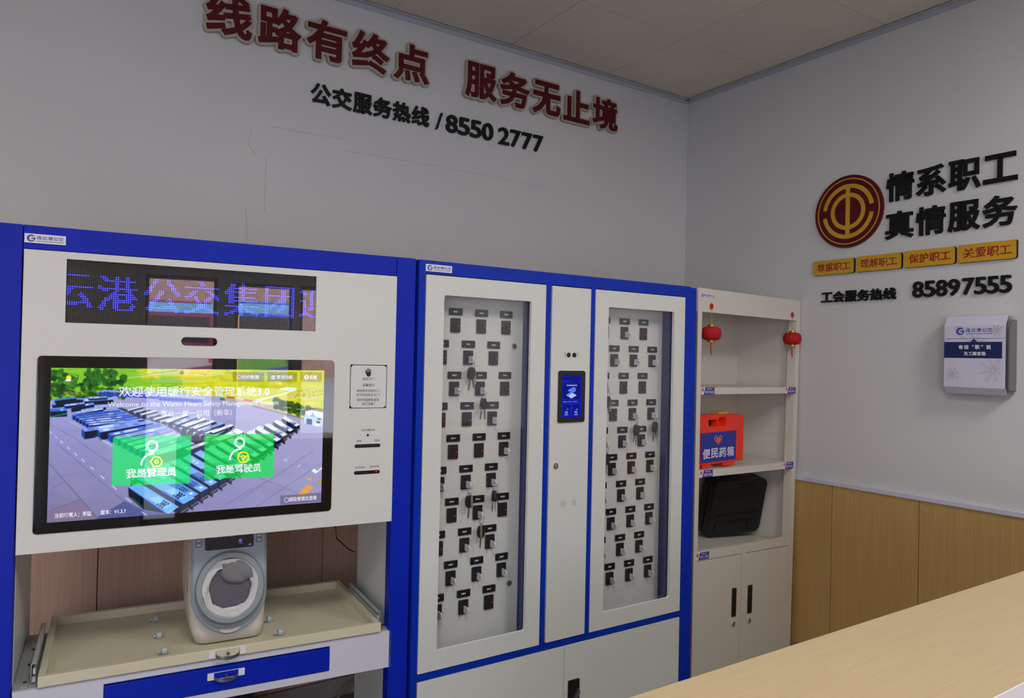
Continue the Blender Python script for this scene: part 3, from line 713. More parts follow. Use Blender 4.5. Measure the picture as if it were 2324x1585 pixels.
# sheet of quads at the screen, coloured from the painting
NX, NZ = 520, 300
sx0, sx1, sz0, sz1 = -.936, -.274, .9745, 1.350
gx_ = np.linspace(sx0, sx1, NX+1); gz_ = np.linspace(sz0, sz1, NZ+1)
GX, GZ = np.meshgrid(gx_, gz_); wx = FA.o[0]+FA.c*GX; wy = FA.o[1]+FA.s*GX
q = np.stack([wx-CC[0], wy-CC[1], GZ-CC[2]], -1); qd = q@CD
U = FW_/2+CAM['f']*(q@CR)/qd; Vv = FH_/2-CAM['f']*(q@CU)/qd
ui = np.clip(U-QX-.5, 0, QW-1.001); vi = np.clip(Vv-QY-.5, 0, QH-1.001); u0 = ui.astype(int); v0 = vi.astype(int); fu = (ui-u0)[..., None]; fv = (vi-v0)[..., None]
C_ = (small[v0, u0]*(1-fu)+small[v0, u0+1]*fu)*(1-fv)+(small[v0+1, u0]*(1-fu)+small[v0+1, u0+1]*fu)*fv
C_ = np.where(C_ <= .04045, C_/12.92, ((C_+.055)/1.055)**2.4)
me = bpy.data.meshes.new('screen_picture')
verts = np.stack([GX, np.full_like(GX, -.0066), GZ], -1).reshape(-1, 3)
I = np.arange((NX+1)*(NZ+1)).reshape(NZ+1, NX+1)
quads = np.stack([I[:-1, :-1], I[:-1, 1:], I[1:, 1:], I[1:, :-1]], -1).reshape(-1, 4)
me.vertices.add(len(verts)); me.vertices.foreach_set('co', verts.ravel())
me.loops.add(quads.size); me.loops.foreach_set('vertex_index', quads.ravel().astype(np.int32))
me.polygons.add(len(quads)); me.polygons.foreach_set('loop_start', np.arange(0, quads.size, 4, dtype=np.int32)); me.polygons.foreach_set('loop_total', np.full(len(quads), 4, np.int32))
me.update(calc_edges=True)
at = me.color_attributes.new('Col', 'FLOAT_COLOR', 'POINT')
at.data.foreach_set('color', np.concatenate([C_.reshape(-1, 3), np.ones((len(verts), 1))], 1).astype(np.float32).ravel())
m = bpy.data.materials.new('screen_picture'); m.use_nodes = True; n = m.node_tree; n.nodes.clear()
ca = n.nodes.new('ShaderNodeAttribute'); ca.attribute_name = 'Col'; em = n.nodes.new('ShaderNodeEmission'); em.inputs[1].default_value = 1.15; oo = n.nodes.new('ShaderNodeOutputMaterial')
n.links.new(ca.outputs['Color'], em.inputs[0]); n.links.new(em.outputs[0], oo.inputs[0]); me.materials.append(m)
pic = bpy.data.objects.new('screen_picture', me); COL.objects.link(pic); pic.parent = ts
SW = emit('screen_white', 'f2f4ff', 1.05)
e = MB(); Y = -.0070
for tx_, xa, xb, za, zb, bo in (('欢迎使用暖行安全管理系统3.0', -.790, -.423, 1.278, 1.3055, .032), ('Welcome to the Warm Heart Safety Management System', -.814, -.399, 1.249, 1.266, .012),
    ('事业一部一公司（新华）', -.693, -.520, 1.226, 1.243, .008), ('我是管理员', -.769, -.653, 1.072, 1.096, .03), ('我是驾驶员', -.556, -.441, 1.071, 1.095, .03), ('同步数据', -.497, -.452, 1.3245, 1.3355, .02),
    ('常用功能', -.405, -.362, 1.325, 1.336, .02), ('设置', -.316, -.294, 1.325, 1.336, .02), ('当前叮嘱人：李猛', -.920, -.843, .984, .996, .015), ('版本：V1.3.7', -.823, -.767, .984, .996, .015), ('超级管理员登录', -.364, -.287, .983, .995, .02)):
    put(e, tx_, xa, xb, za, zb, Y, 0, bo)
e.build('screen_text', SW, ts)
e = MB(); put(e, '2', -.883, -.877, 1.3235, 1.332, Y, 0, 0); e.build('weather_digit', KPRINT, ts)
bx('screen_glass', SCREENGLASS, -.964, -.246, -.0078, -.0074, .949, 1.378, ts)
# push door with instructions
nd = MB().prism(rrect(-.1955, -.0885, 1.2420, 1.3660, .009), -.004, .003).build('notice_door', WHITE, A)
MB().box(-.205, -.080, .02, .022, 1.235, 1.375).build('notice_recess', SEAM, A)
e = MB()
hx, hz = -.1425, 1.3495
for dx, top, lean in ((-.0055, .0085, -.0012), (-.002, .0115, -.0004), (.0015, .0108, .0004), (.005, .008, .0014)):
    e.prism([(hx+dx-.0013, hz-.006), (hx+dx+.0013, hz-.006), (hx+dx+.0013+lean, hz+top-.004), (hx+dx+lean, hz+top-.003), (hx+dx-.0013+lean, hz+top-.004)], -.0045, -.004)
e.prism([(hx-.007, hz-.003), (hx+.0065, hz-.003), (hx+.0062, hz-.012), (hx+.002, hz-.0165), (hx-.0035, hz-.0165), (hx-.0075, hz-.010)], -.0044, -.004)
e.prism([(hx-.006, hz-.006), (hx-.0095, hz+.0005), (hx-.012, hz+.0015), (hx-.0118, hz-.001), (hx-.0085, hz-.008), (hx-.004, hz-.013)], -.0043, -.004)
e.build('hand_icon', KPRINT, nd)
e = MB()
for tx, hw, z in (('按压开门', .0185, 1.3265), ('温馨提示', .0185, 1.3085), ('请轻按开测酒仓门，', .0355, 1.2915), ('吹气完成轻关仓门！', .0355, 1.2795), ('请勿用酒精和液体', .034, 1.2650), ('进行消毒！', .019, 1.2530)):
    put(e, tx, hx-hw, hx+hw, z-.0042, z+.0042, -.0042, 0, .012)
e.build('notice_text', KPRINT, nd)
# sensor eye, slots, captions
MB().cyl((-.141, 1.161), .0036, -.0046, -.004, 'y', 16).build('sensor_eye', BLACK, A)
for z, led_ in ((1.130, False), (1.052, True)):
    s_ = MB().prism(rrect(-.180, -.102, z-.0052, z+.0052, .0051), -.0046, -.004).build('sensor_slot', BLACK, A)
    if led_: MB().cyl((-.113, z), .0022, -.0050, -.0046, 'y', 10).build('red_indicator', emit('red_led', 'ff1414', 2.0), s_)
for tx, c, hw, z in (('此处测量体温', -.141, .021, 1.1765), ('摄像', -.1675, .0075, 1.1445), ('测温', -.1125, .0075, 1.1450), ('正在消杀', -.162, .015, 1.0675), ('消杀完成', -.1185, .0145, 1.0680)):
    e = MB(); put(e, tx, c-hw, c+hw, z-.003, z+.003, -.0042, 0, .008); e.build('caption_text', KPRINT, A)
# lower shelf box with blue drawer
sb = plate_with_holes((-.997, -.0535), (.470, .574), [(-.806, -.237, .487, .558)], 0, .01).build('shelf_front', LAV, A)
bx('shelf_top', mat('shelf_grey_green', 'a5aaa2', .4), -.999, -.050, .01, .40, .566, .574, A)
bx('shelf_bottom', LAV, -.999, -.050, .0, .40, .466, .470, A)
dr = bx('drawer', BLUE, -.804, -.239, -.003, .30, .489, .553, A, .0015)
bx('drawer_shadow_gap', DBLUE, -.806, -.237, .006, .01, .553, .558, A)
def pull(x, z, y, parent):
    """recessed half-moon pull on a white plate"""
    h = MB(); ring(h, rrect(x-.047, x+.047, z-.0095, z+.0095, .001), rrect(x-.031, x+.031, z-.0085, z+.0085, .001), y-.002, y)
    p = h.build('handle_plate', PLATE, parent)
    p2 = MB().box(x-.031, x+.031, y+.0005, y+.002, z-.0085, z+.0085).build('handle_recess', mat('recess_grey', '5a5e66', .4), parent)
    P = [(x+.030*math.cos(a), y-.003-.012*math.sin(a), z-.010*math.sin(a)**.8) for a in [PI*i/16 for i in range(17)]]
    g_ = MB()
    for i in range(16):
        (a0, b0, c0), (a1, b1, c1) = P[i], P[i+1]
        g_.add([(a0, b0, c0-.005), (a1, b1, c1-.005), (a1, b1, c1+.003), (a0, b0, c0+.003), (a0, b0+.003, c0-.005), (a1, b1+.003, c1-.005), (a1, b1+.003, c1+.003), (a0, b0+.003, c0+.003)],
               [(0, 1, 2, 3), (4, 7, 6, 5), (0, 4, 5, 1), (3, 2, 6, 7)])
    g_.cyl((x, z-.0005), .0035, y-.012, y, 'y', 10)
    g_.build('handle', HANDLE, parent, smooth=False)
# pull-out tray
ty0, ty1, tz0, tz1 = -.006, .455, .5765, .6035
tr = MB()
tr.box(-.946, -.088, ty0, ty1, tz0, tz0+.003)
for q_ in ((-.946, -.088, ty0, ty0+.016), (-.946, -.088, ty1-.016, ty1), (-.946, -.930, ty0+.016, ty1-.016), (-.104, -.088, ty0+.016, ty1-.016)): tr.box(*q_, tz0, tz1)
tray = tr.build('pull_out_tray', CREAM, A, .001)
pull(-.515, tz0+.0135, ty0, tray); pull(-.517, .531, -.003, dr)
for x_, y_ in ((-.674, .355), (-.671, .205), (-.665, .079), (-.370, .205), (-.361, .084)):
    r_ = MB(); r_.cyl((y_, tz0+.012), .010, x_-.006, x_+.006, 'x', 16)
    o = r_.build('roller', mat('roller_grey', 'aab4b8', .4), tray, smooth=False)
    b_ = MB(); b_.box(x_-.014, x_+.016, y_-.004, y_+.004, tz0+.003, tz0+.004); b_.box(x_-.008, x_-.007, y_-.006, y_+.006, tz0+.003, tz0+.014); b_.box(x_+.007, x_+.008, y_-.006, y_+.006, tz0+.003, tz0+.014)
    b_.cyl((y_, tz0+.011), .003, x_-.014, x_-.007, 'x', 8)
    b_.build('roller_bracket', STEEL, tray)
for sx_, s in ((-.957, 1), (-.084, -1)):
    e = MB(); w = .0095
    e.box(sx_-w/2-.001, sx_+w/2+.001, .03, .335, .624, .6255)
    xo = sx_-s*w/2; e.box(min(xo, xo-s*.0012), max(xo, xo-s*.0012), .03, .335, .580, .6255)
    e.box(sx_-.002, sx_+.0035, .034, .34, .598, .612); e.box(sx_-.003, sx_+.004, .03, .34, .580, .592)
    sl_ = e.build('slide_rail', STEEL, A)
    b_ = MB(); xo = sx_-s*.012; b_.box(min(xo-s*.014, xo), max(xo-s*.014, xo), .02, .33, .5742, .5757); b_.build('rail_flange', STEEL, sl_)
    for yy in (.045, .16, .27): MB().cyl((xo-s*.007, yy), .0042, .5757, .579, 'z', 8).build('screw', mat('rusty_screw', '6a4a2a', .5, .6), sl_)
# logo on door etc.

# ------------------------------------------------------------------ blood pressure monitor on the tray
bp = thing('blood_pressure_monitor', 'grey and ivory arm-in blood pressure monitor standing on the pull-out tray', 'monitor', FA.w(-.497, .085, .5797), FA.a)
# body: stack of rounded sections
def sec(z, x0, x1, y0, y1, r): return [(px, py, z) for px, py in rrect(x0, x1, y0, y1, r, 6)]
S_ = [sec(.0, -.075, .080, .025, .20, .02), sec(.006, -.088, .090, .010, .235, .03), sec(.04, -.100, .096, .000, .255, .035), sec(.12, -.108, .100, .008, .268, .04), sec(.20, -.108, .100, .022, .272, .04), sec(.27, -.103, .097, .036, .268, .04), sec(.33, -.094, .090, .052, .255, .035), sec(.345, -.078, .074, .068, .235, .03)]
e = MB(); nS = len(S_[0])
for s_ in S_: e.v += s_
for i in range(len(S_)-1):
    for j in range(nS): e.f.append((i*nS+j, i*nS+(j+1) % nS, (i+1)*nS+(j+1) % nS, (i+1)*nS+j))
e.f += [tuple(range(nS))[::-1], tuple((len(S_)-1)*nS+j for j in range(nS))]
e.build('body', BPW, bp, smooth=True)
# tilted front plate (local frame: u across, w up the slope)
tilt = math.atan2(.056, .33)
def FP(u, w, d=0): return (u-.004, -.022+w*math.sin(tilt)-d*math.cos(tilt), .002+w*math.cos(tilt)+d*math.sin(tilt)*1)
def fprism(mb, pts, d0, d1):
    n_ = len(pts); mb.add([FP(u, w, d0) for u, w in pts]+[FP(u, w, d1) for u, w in pts], [tuple(range(n_)), tuple(range(2*n_-1, n_-1, -1))]+[(i, i+n_, (i+1) % n_+n_, (i+1) % n_) for i in range(n_)]); return mb
def uarc(rw, top, wmin, cw=.145):
    return [(-rw, top), (-rw, cw)]+[(rw*math.cos(math.radians(a)), cw+(cw-wmin)*math.sin(math.radians(a))) for a in range(180, 361, 9)]+[(rw, cw), (rw, top)]
def fring(mb, outer, inner, d0, d1):
    n_ = len(outer); v = [FP(p[0], p[1], d) for d in (d0, d1) for L_ in (outer, inner) for p in L_]; f = []
    for i in range(n_):
        j = (i+1) % n_
        f += [(i, j, n_+j, n_+i), (2*n_+i, 3*n_+i, 3*n_+j, 2*n_+j), (i, 2*n_+i, 2*n_+j, j), (n_+i, n_+j, 3*n_+j, 3*n_+i)]
    return mb.add(v, f)
fp = fprism(MB(), uarc(.100, .34, .030), -.012, .000).build('edge_band', BPG2, bp)
fprism(MB(), uarc(.095, .336, .036), -.002, .004).build('face_plate', BPG, bp, .002)
cwz = .158
def ell(r, r2=None, n=48, c=cwz): r2 = r2 or r; return [(r*math.cos(2*PI*i/n), c+r2*math.sin(2*PI*i/n)) for i in range(n)]
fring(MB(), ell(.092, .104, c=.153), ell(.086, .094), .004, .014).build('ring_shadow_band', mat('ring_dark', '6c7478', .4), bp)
fring(MB(), ell(.090, .096), ell(.074, .079), .004, .022).build('ring', BPG2, bp, .003)
fprism(MB(), ell(.0745, .080), .0042, .0046).build('tunnel_back', mat('tunnel_grey', '5c5862', .8), bp)
# cuff: crumpled cloth tube around the tunnel
e = MB(); nn, kk = 48, 7; b0 = len(e.v)
for j in range(kk):
    t = j/(kk-1)
    for i in range(nn):
        a = 2*PI*i/nn
        rr = (.0755-.020*math.sin(t*PI*.6))+.0014*math.sin(a*3+t*3)+.0012*math.sin(a*7+1.3*j)+random.uniform(-.0014, .0014)*min(1, j)
        if 20 < math.degrees(a) < 120: rr -= .020*t*math.sin((math.degrees(a)-20)/100*PI)
        e.v.append(FP(rr*math.cos(a), cwz+rr*1.05*math.sin(a), .019-.010*t+.003*math.sin(a*4+j)))
for j in range(kk-1):
    for i in range(nn): e.f.append((b0+j*nn+i, b0+j*nn+(i+1) % nn, b0+(j+1)*nn+(i+1) % nn, b0+(j+1)*nn+i))
e.build('cuff', FABRIC, bp, smooth=True)
e = MB(); P = [(-.030, .228), (-.018, .214), (-.026, .200), (-.022, .184), (-.004, .170), (.022, .164), (.040, .168), (.056, .180), (.066, .172), (.070, .190), (.058, .214), (.032, .230), (.002, .235)]
for _ in range(2):
    Q_ = []
    for i in range(len(P)):
        p, r_ = P[i], P[(i+1) % len(P)]; Q_ += [(p[0]*.75+r_[0]*.25, p[1]*.75+r_[1]*.25), (p[0]*.25+r_[0]*.75, p[1]*.25+r_[1]*.75)]
    P = Q_
n_ = len(P); c_ = (.014, .204); e.v = []; e.f = []
lev = [(1, .006), (.97, .013), (.85, .0175), (.6, .0205), (.3, .021)]
for sc_, d_ in lev: e.v += [FP(c_[0]+(u-c_[0])*sc_, c_[1]+(w-c_[1])*sc_, d_+.0016*math.sin(u*210+w*90)*sc_) for u, w in P]
e.v.append(FP(*c_, .021))
for k in range(len(lev)-1):
    for i in range(n_): e.f.append((k*n_+i, k*n_+(i+1) % n_, (k+1)*n_+(i+1) % n_, (k+1)*n_+i))
b_ = (len(lev)-1)*n_; e.f += [(b_+i, b_+(i+1) % n_, b_+n_) for i in range(n_)]
e.build('cuff_fold', FABG, bp, smooth=True)
e = MB(); P = [(-.040, .085), (-.02, .083), (.01, .084), (.035, .092), (.050, .106), (.040, .112), (.02, .106), (-.01, .104), (-.038, .102)]
n_ = len(P); e.v += [FP(u, w, .014) for u, w in P]+[FP(.002, .095, .021)]; e.f += [(i, (i+1) % n_, n_) for i in range(n_)]
e.build('arm_rest_cloth', FABRIC, bp, smooth=True)
e = MB(); fprism(e, rrect(-.066, .064, .262, .335, .006), .004, .006); ds = e.build('display', mat('display_black', '0c0a1a', .3, 0, .3), bp)
BL = emit('display_blue', '6a6aff', 1.6)
def ftext(name, txt, u0, u1, w0, w1, d, m_, parent, bold=0.):
    mb = MB(); put(mb, txt, u0, u1, w0, w1, 0, 0, bold); mb.v = [FP(p[0], p[2], d) for p in mb.v]; return mb.build(name, m_, parent)
ftext('display_digit', '0', .024, .031, .277, .286, .0064, BL, ds, .02)
ftext('display_unit', 'mmHg', .023, .034, .2725, .2745, .0064, BL, ds)
ftext('display_date', '2025-06-13  10:30', -.045, .010, .296, .3005, .0064, BL, ds)
e = MB(); fprism(e, [(.050, .268), (.0535, .266), (.0535, .272)], .006, .0064); fprism(e, [(.0555, .2665), (.0565, .2665), (.0565, .2715), (.0555, .2715)], .006, .0064); e.build('speaker_icon', BL, ds)
for u in (-.082, .079):
    bt = fprism(MB(), rrect(u-.009, u+.009, .272, .300, .003), .004, .0055).build('side_button', mat('button_grey', '72788a', .4), bp)
    e = MB()
    for w in (.279, .291): fprism(e, rrect(u-.005, u+.005, w-.0015, w+.0015, .0005), .0055, .0058)
    e.build('button_print', WPRINT, bt)
e = MB(); fprism(e, [(-.026, .046), (-.024, .040), (-.014, .036), (.002, .035), (.018, .038), (.028, .045), (.026, .050), (.010, .048), (-.010, .047), (-.022, .049)], .004, .0055); e.build('start_button', mat('pearl_pink', 'e6dce6', .08, .3), bp)
e = MB(); e.tube([(-.1085, .05, .17), (-.1095, .05, .14)], .0015, 4); e.build('side_slit', BPG2, bp)
# ------------------------------------------------------------------ B: key locker with two glass doors
B = thing('key_locker', 'tall blue-framed white key locker with two narrow glass doors and small centre screen', 'locker', FB.w(0, 0, 0), 0)
BW, BH, BD = 1.187, 1.692, .42
Z0, Z1, ZL = .425, 1.648, .402
bx('frame_post', BLUEB, 0, .022, .0, .03, 0, BH, B); bx('frame_post', BLUEB, 1.158, BW, .0, .03, 0, BH, B)
bx('frame_rail', BLUEB, .022, 1.158, .0, .03, 1.651, BH, B); bx('frame_rail', BLUEB, .022, 1.158, .0, .03, ZL, Z0-.003, B)
bx('frame_bar', BLUEB, .483, .5025, .0, .03, Z0-.003, 1.651, B); bx('frame_bar', BLUEB, .6805, .6985, .0, .03, Z0-.003, 1.651, B)
bx('side_panel', DBLUE, 0, .003, .03, BD, 0, BH, B); bx('side_panel', BLUEB, BW-.003, BW, .03, BD, 0, BH, B)  # left side darker: shade of the gap put into its colour
bx('top_panel', BLUEB, .003, BW-.003, .03, BD, BH-.003, BH, B); bx('back_panel', WHITE, .003, BW-.003, BD-.003, BD, .02, BH-.003, B)
bx('divider', DBLUE, .484, .486, .03, .12, Z0, 1.651, B); bx('divider', DBLUE, 1.150, 1.152, .03, .12, Z0, 1.651, B)
bx('filler_strip', BLUEB, BW, BW+.044, .010, .028, 0, 1.69, B)
# glass doors
def glass_door(x0, x1, wx0, wx1, k):
    e = MB(); frame_rect(e, (x0, x1), (Z0, Z1), (wx0, wx1), (.485, 1.588), -.002, .010, .006)
    d = e.build('door', WHITE, B)
    e = MB(); frame_rect(e, (x0+.004, x1-.004), (Z0+.004, Z1-.004), (x0+.006, x1-.006), (Z0+.006, Z1-.006), .010, .028, .002); e.build('door_return', WHITE, d)
    e = MB(); frame_rect(e, (wx0-.012, wx1+.012), (.473, 1.6), (wx0-.001, wx1+.001), (.484, 1.589), .0105, .0125, .006); e.build('gasket', SEAM, d)
    MB().box(wx0-.006, wx1+.006, .0128, .0165, .479, 1.594).build('glass_pane', PANE, d)
glass_door(.0245, .4800, .088, .4205, 0); glass_door(.7005, 1.1555, .762, 1.097, 1)
for a, b in ((.4425, .4830), (1.1155, 1.150)): bx('hinge_side_lining', DBLUE, a, b, .030, .079, .44, 1.62, B)
# lock boards
YB = .080
for x0, x1 in ((.028, .4425), (.703, 1.1155)): bx('lock_board', WHITE, x0, x1, YB, YB+.0015, .43, 1.645, B)
for x_, z_ in ((.405, 1.437), (.405, .625)):
    k_ = MB().cyl((x_, z_), .0095, YB-.006, YB, 'y', 16).build('cam_lock', CHROME, B)
    MB().box(x_-.0012, x_+.0012, YB-.0066, YB-.006, z_-.005, z_+.004).build('keyhole', SEAM, k_)
# readers
rd = MB().prism(rrect(-.0178, .0178, -.0235, .0235, .0022), YB-.006, YB)
RD = rd.build('card_reader', DGREY, None, .0006); SL = MB().box(-.0028, .0032, YB-.0066, YB-.006, -.014, .010).build('slot', SEAM)
LD = MB().cyl((.0115, -.002), .0014, YB-.0072, YB-.006, 'y', 8).build('red_led', emit('reader_led', 'ff1018', 1.6))
DP = MB().prism(rrect(-.0245, .0245, -.0118, .0118, .0018), YB-.005, YB).build('number_display', mat('display_case', '17181d', .18), None, .0005)
for o in (RD, SL, LD, DP): COL.objects.unlink(o)
def put_copy(o, parent, x, z, name=None):
    c = o.copy(); COL.objects.link(c); c.parent = parent; c.location = (x, 0, z) if parent is B else (0, 0, 0)
    if name: c.name = name
    return c
TXC = emit('oled_text', 'd4ecff', 1.0)
plates = {}
def disp_text(tx):
    if tx not in plates:
        e = MB(); put(e, tx, -.0095, .0065, -.0028, .0028, YB-.0053, 0, .0)
        o = e.build('display_text', TXC); COL.objects.unlink(o); plates[tx] = o
    return plates[tx]
LAY = [
 # left board rows top to bottom: start x, z of display, (state, text) ; E empty, F fob, G blue fob, K fob with keys, X hidden code
 (.174, 1.544, ['E:苏G01762', 'E:苏G01066', 'E:苏G00678']),
 (.126, 1.439, ['E:苏G04141', 'K:苏G08761', 'E:苏G08001']),
 (.174, 1.3365, ['G:苏G04178', 'K:苏G04718', 'E:苏G04175']),
 (.126, 1.236, ['E:苏G04117', 'E:苏G04178', 'F:苏G04156']),
 (.175, 1.131, ['E:苏G04118', 'E:苏G04125', 'F:苏G04176']),
 (.127, 1.0285, ['F:苏G04165', 'K:苏G04138', 'K:苏G04114']),
 (.175, .9245, ['E:苏G04087', 'K:苏G04112', 'E:苏G02008']),
 (.127, .8215, ['E:苏G04187', 'F:点击取卡', 'F:点击取卡']),
 (.176, .7200, ['F:点击取卡', 'F:点击取卡', 'F:点击取卡']),
 (.128, .6180, ['F:点击取卡', 'F:点击取卡', 'E:苏G04187'])]
RAY = [
 (.814, 1.545, ['E:苏G04112', 'F:点击取卡', 'E:苏G01178']),
 (.863, 1.4405, ['F:点击取卡', 'G:苏G04728', 'F:点击取卡']),
 (.814, 1.337, ['K:苏G04112', 'E:苏G02062', 'E:苏G04142']),
 (.863, 1.234, ['E:苏G04982', 'K:苏G04106', 'K:苏G04191']),
 (.813, 1.131, ['K:点击取卡', 'F:苏G04177', 'F:点击取卡']),
 (.862, 1.029, ['F:点击取卡', 'F:点击取卡', 'F:点击取卡']),
 (.812, .926, ['F:点击取卡', 'F:点击取卡', 'F:点击取卡']),
 (.862, .824, ['F:点击取卡', 'F:点击取卡', 'F:点击取卡']),
 (.812, .721, ['F:点击取卡', 'F:点击取卡', 'F:点击取卡']),
 (.861, .6178, ['F:点击取卡', 'F:点击取卡', 'F:点击取卡'])]
# key fob: white rounded tag that stands out of the slot
def fob_mesh(m_, name='key_fob'):
    P = [(-.004, -.011), (-.026, -.011), (-.031, -.008), (-.0335, 0), (-.031, .008), (-.026, .011), (-.004, .011)]
    return MB().prism(P, -.0024, .0024, 'x').build(name, m_, None, .0012)
FOBM = fob_mesh(FOB, 'fob').data; FOBB = fob_mesh(mat('blue_rim_fob', '9fb2d4', .3), 'fob_blue').data
for o in [o for o in bpy.data.objects if o.name in ('fob', 'fob_blue')]: bpy.data.objects.remove(o)
HOLE = MB().cyl((-.024, 0), .0022, -.0034, .0034, 'x', 10).build('hole', mat('hole_grey', '8a8a92', .5)); HM = HOLE.data; bpy.data.objects.remove(HOLE)
RIMB = MB().tube([(0, -.008, -.0100), (0, -.027, -.0100), (0, -.033, 0), (0, -.027, .0100), (0, -.008, .0100)], .0022, 6).build('rim', mat('blue_rim', '2f5fb4', .4)); RIM = RIMB.data; bpy.data.objects.remove(RIMB)
def child(name, me, parent, loc=(0, 0, 0), rot=(0, 0, 0), bev=0):
    o = bpy.data.objects.new(name, me); COL.objects.link(o); o.parent = parent; o.location = loc; o.rotation_euler = rot
    if bev: md = o.modifiers.new('bevel', 'BEVEL'); md.width = bev; md.segments = 2
    return o
def mesh_of(mb, m_, smooth=False):
    o = mb.build('tmp', m_, smooth=smooth); me_ = o.data; bpy.data.objects.remove(o); return me_
RINGM = mesh_of(MB().tube([(.0145*math.sin(2*PI*i/24), 0, .0145*math.cos(2*PI*i/24)) for i in range(24)], .0009, 5, True), CHROME, True)
RINGS = mesh_of(MB().tube([(.0062*math.sin(2*PI*i/18), 0, .0062*math.cos(2*PI*i/18)) for i in range(18)], .0007, 5, True), CHROME, True)
HEADM = mesh_of(MB().prism([(-.006, .002), (-.010, -.002), (-.0125, -.012), (-.0115, -.022), (-.007, -.029), (.005, -.030), (.010, -.024), (.0125, -.014), (.0115, -.004), (.007, .002)], -.0035, .0035), mat('key_head_rubber', '1b1c20', .5))
HEADN = mesh_of(MB().prism([(-.004, .002), (-.0065, -.004), (-.0075, -.016), (-.004, -.026), (.004, -.026), (.0075, -.014), (.0055, -.003), (.003, .002)], -.003, .003), mat('key_head_rubber', '1b1c20', .5))
BLADEM = mesh_of(MB().prism([(-.0022, 0), (.0022, 0), (.0022, -.018), (.0012, -.020), (.0022, -.022), (.0012, -.024), (.0020, -.026), (.0004, -.029), (-.0014, -.028), (-.0022, -.025)], -.0008, .00045), mat('key_brass', '8f7d68', .35, .7))
TAGM = mesh_of(MB().prism(rrect(-.0035, .0035, -.036, 0, .0012), -.0006, .0006), mat('metal_tag', 'aaa6a2', .35, .5))
rown = ['top row', 'second row', 'third row', 'fourth row', 'fifth row', 'sixth row', 'seventh row', 'eighth row', 'ninth row', 'bottom row']
coln = ['left', 'middle', 'right']
def hang(t, style):
    """ring, keys and tag hanging from a fob; style varies the bunch"""
    y = -.024
    child('key_ring', RINGM, t, (0, y-.001, -.0145), (0, 0, .5))
    top = -.028; dz = 0
    if style in (1, 3, 5): child('small_ring', RINGS, t, (.001, y, -.033), (0, 0, .9)); dz = -.008
    if style in (0, 1, 3, 5):
        k = child('key', HEADM, t, (0, y+.002, top+dz-.001), (0, -.06 if style != 0 else .08, .25)); child('blade', BLADEM, k, (-.003, 0, -.036), (0, .10, 0))
    if style == 0:
        k = child('key', HEADN, t, (.003, y+.008, top), (0, -.12, .2)); child('blade', BLADEM, k, (.001, 0, -.031), (0, -.10, 0))
        g_ = child('key_tag', TAGM, t, (.0125, y+.002, top-.012), (0, -.05, .2))
    elif style == 2:
        k = child('key', HEADN, t, (.002, y, top), (0, -.05, .3)); child('blade', BLADEM, k, (.001, 0, -.031), (0, 0, 0))
        child('key_tag', TAGM, t, (-.004, y+.002, top), (0, .16, .6))
        k = child('key', HEADN, t, (-.001, y+.006, top-.001), (0, .18, .5)); child('blade', BLADEM, k, (0, 0, -.031), (0, .05, 0))
    elif style == 4:
        k = child('key', HEADN, t, (-.004, y, top), (0, .20, .6)); child('blade', BLADEM, k, (0, 0, -.031))
        k = child('key', HEADN, t, (.002, y, top-.002), (0, -.03, .9)); child('blade', BLADEM, k, (0, 0, -.031))
        child('small_ring', RINGS, t, (.0095, y, top-.001), (0, 0, .4)); child('key_tag', MT, t, (.0115, y, top-.008), (0, -.03, .6))
    elif style in (1, 3): child('key_tag', TAGM, t, (.006, y-.005, top+dz+.001) if style == 1 else (-.004, y-.005, top+dz+.006), (0, -.04, .2))
    if style == 5: k = child('key', HEADN, t, (.003, y+.008, top+dz), (0, .22, .2)); child('blade', BLADEM, k, (0, 0, -.031))
for m_, k_ in ((HEADM, 1.25), (HEADN, 1.25), (BLADEM, 1.25), (TAGM, 1.15)):
    for v_ in m_.vertices: v_.co *= k_
MT = mesh_of(MB().prism(rrect(-.003, .003, -.036, 0, .0012), -.0008, .00045), mat('dark_tag', '3a3a40', .35, .5))
bstyle = {('left', 1, 1): 0, ('left', 2, 1): 2, ('left', 5, 1): 1, ('left', 5, 2): 4, ('left', 6, 1): 3, ('right', 2, 0): 0, ('right', 3, 1): 5, ('right', 3, 2): 0, ('right', 4, 0): 5}
for side, L_ in (('left', LAY), ('right', RAY)):
    for r, (x0, z, items) in enumerate(L_):
        for c, it in enumerate(items):
            st, tx = it.split(':'); x = x0+.0985*c
            d = put_copy(DP, B, x, z, 'number_display'); put_copy(disp_text(tx), d, 0, 0, 'display_text')
            zr = z-.0445
            q_ = put_copy(RD, B, x-.0005, zr, 'card_reader'); put_copy(SL, q_, 0, 0, 'slot')
            if st == 'E': put_copy(LD, q_, 0, 0, 'red_led'); continue
            wh = 'in %s, %s slot, %s glass door' % (rown[r], coln[c], side)
            loc = FB.w(x+.0007, YB-.0035, zr-.006)
            if st == 'K':
                t = thing('key_bunch', 'white fob with vehicle keys '+wh, 'keys', loc, 0, 'key bunches hanging in the key locker')
            else:
                t = thing('key_fob', ('blue-rimmed' if st == 'G' else 'plain white')+' key fob '+wh, 'key fob', loc, 0, 'key fobs plugged into the key locker')
            child('fob', FOBM, t, (0, 0, 0), (0, 0, 0)); child('hole', HM, t)
            if st == 'G': child('rim', RIM, t)
            if st == 'K': hang(t, bstyle.get((side, r, c), 0))
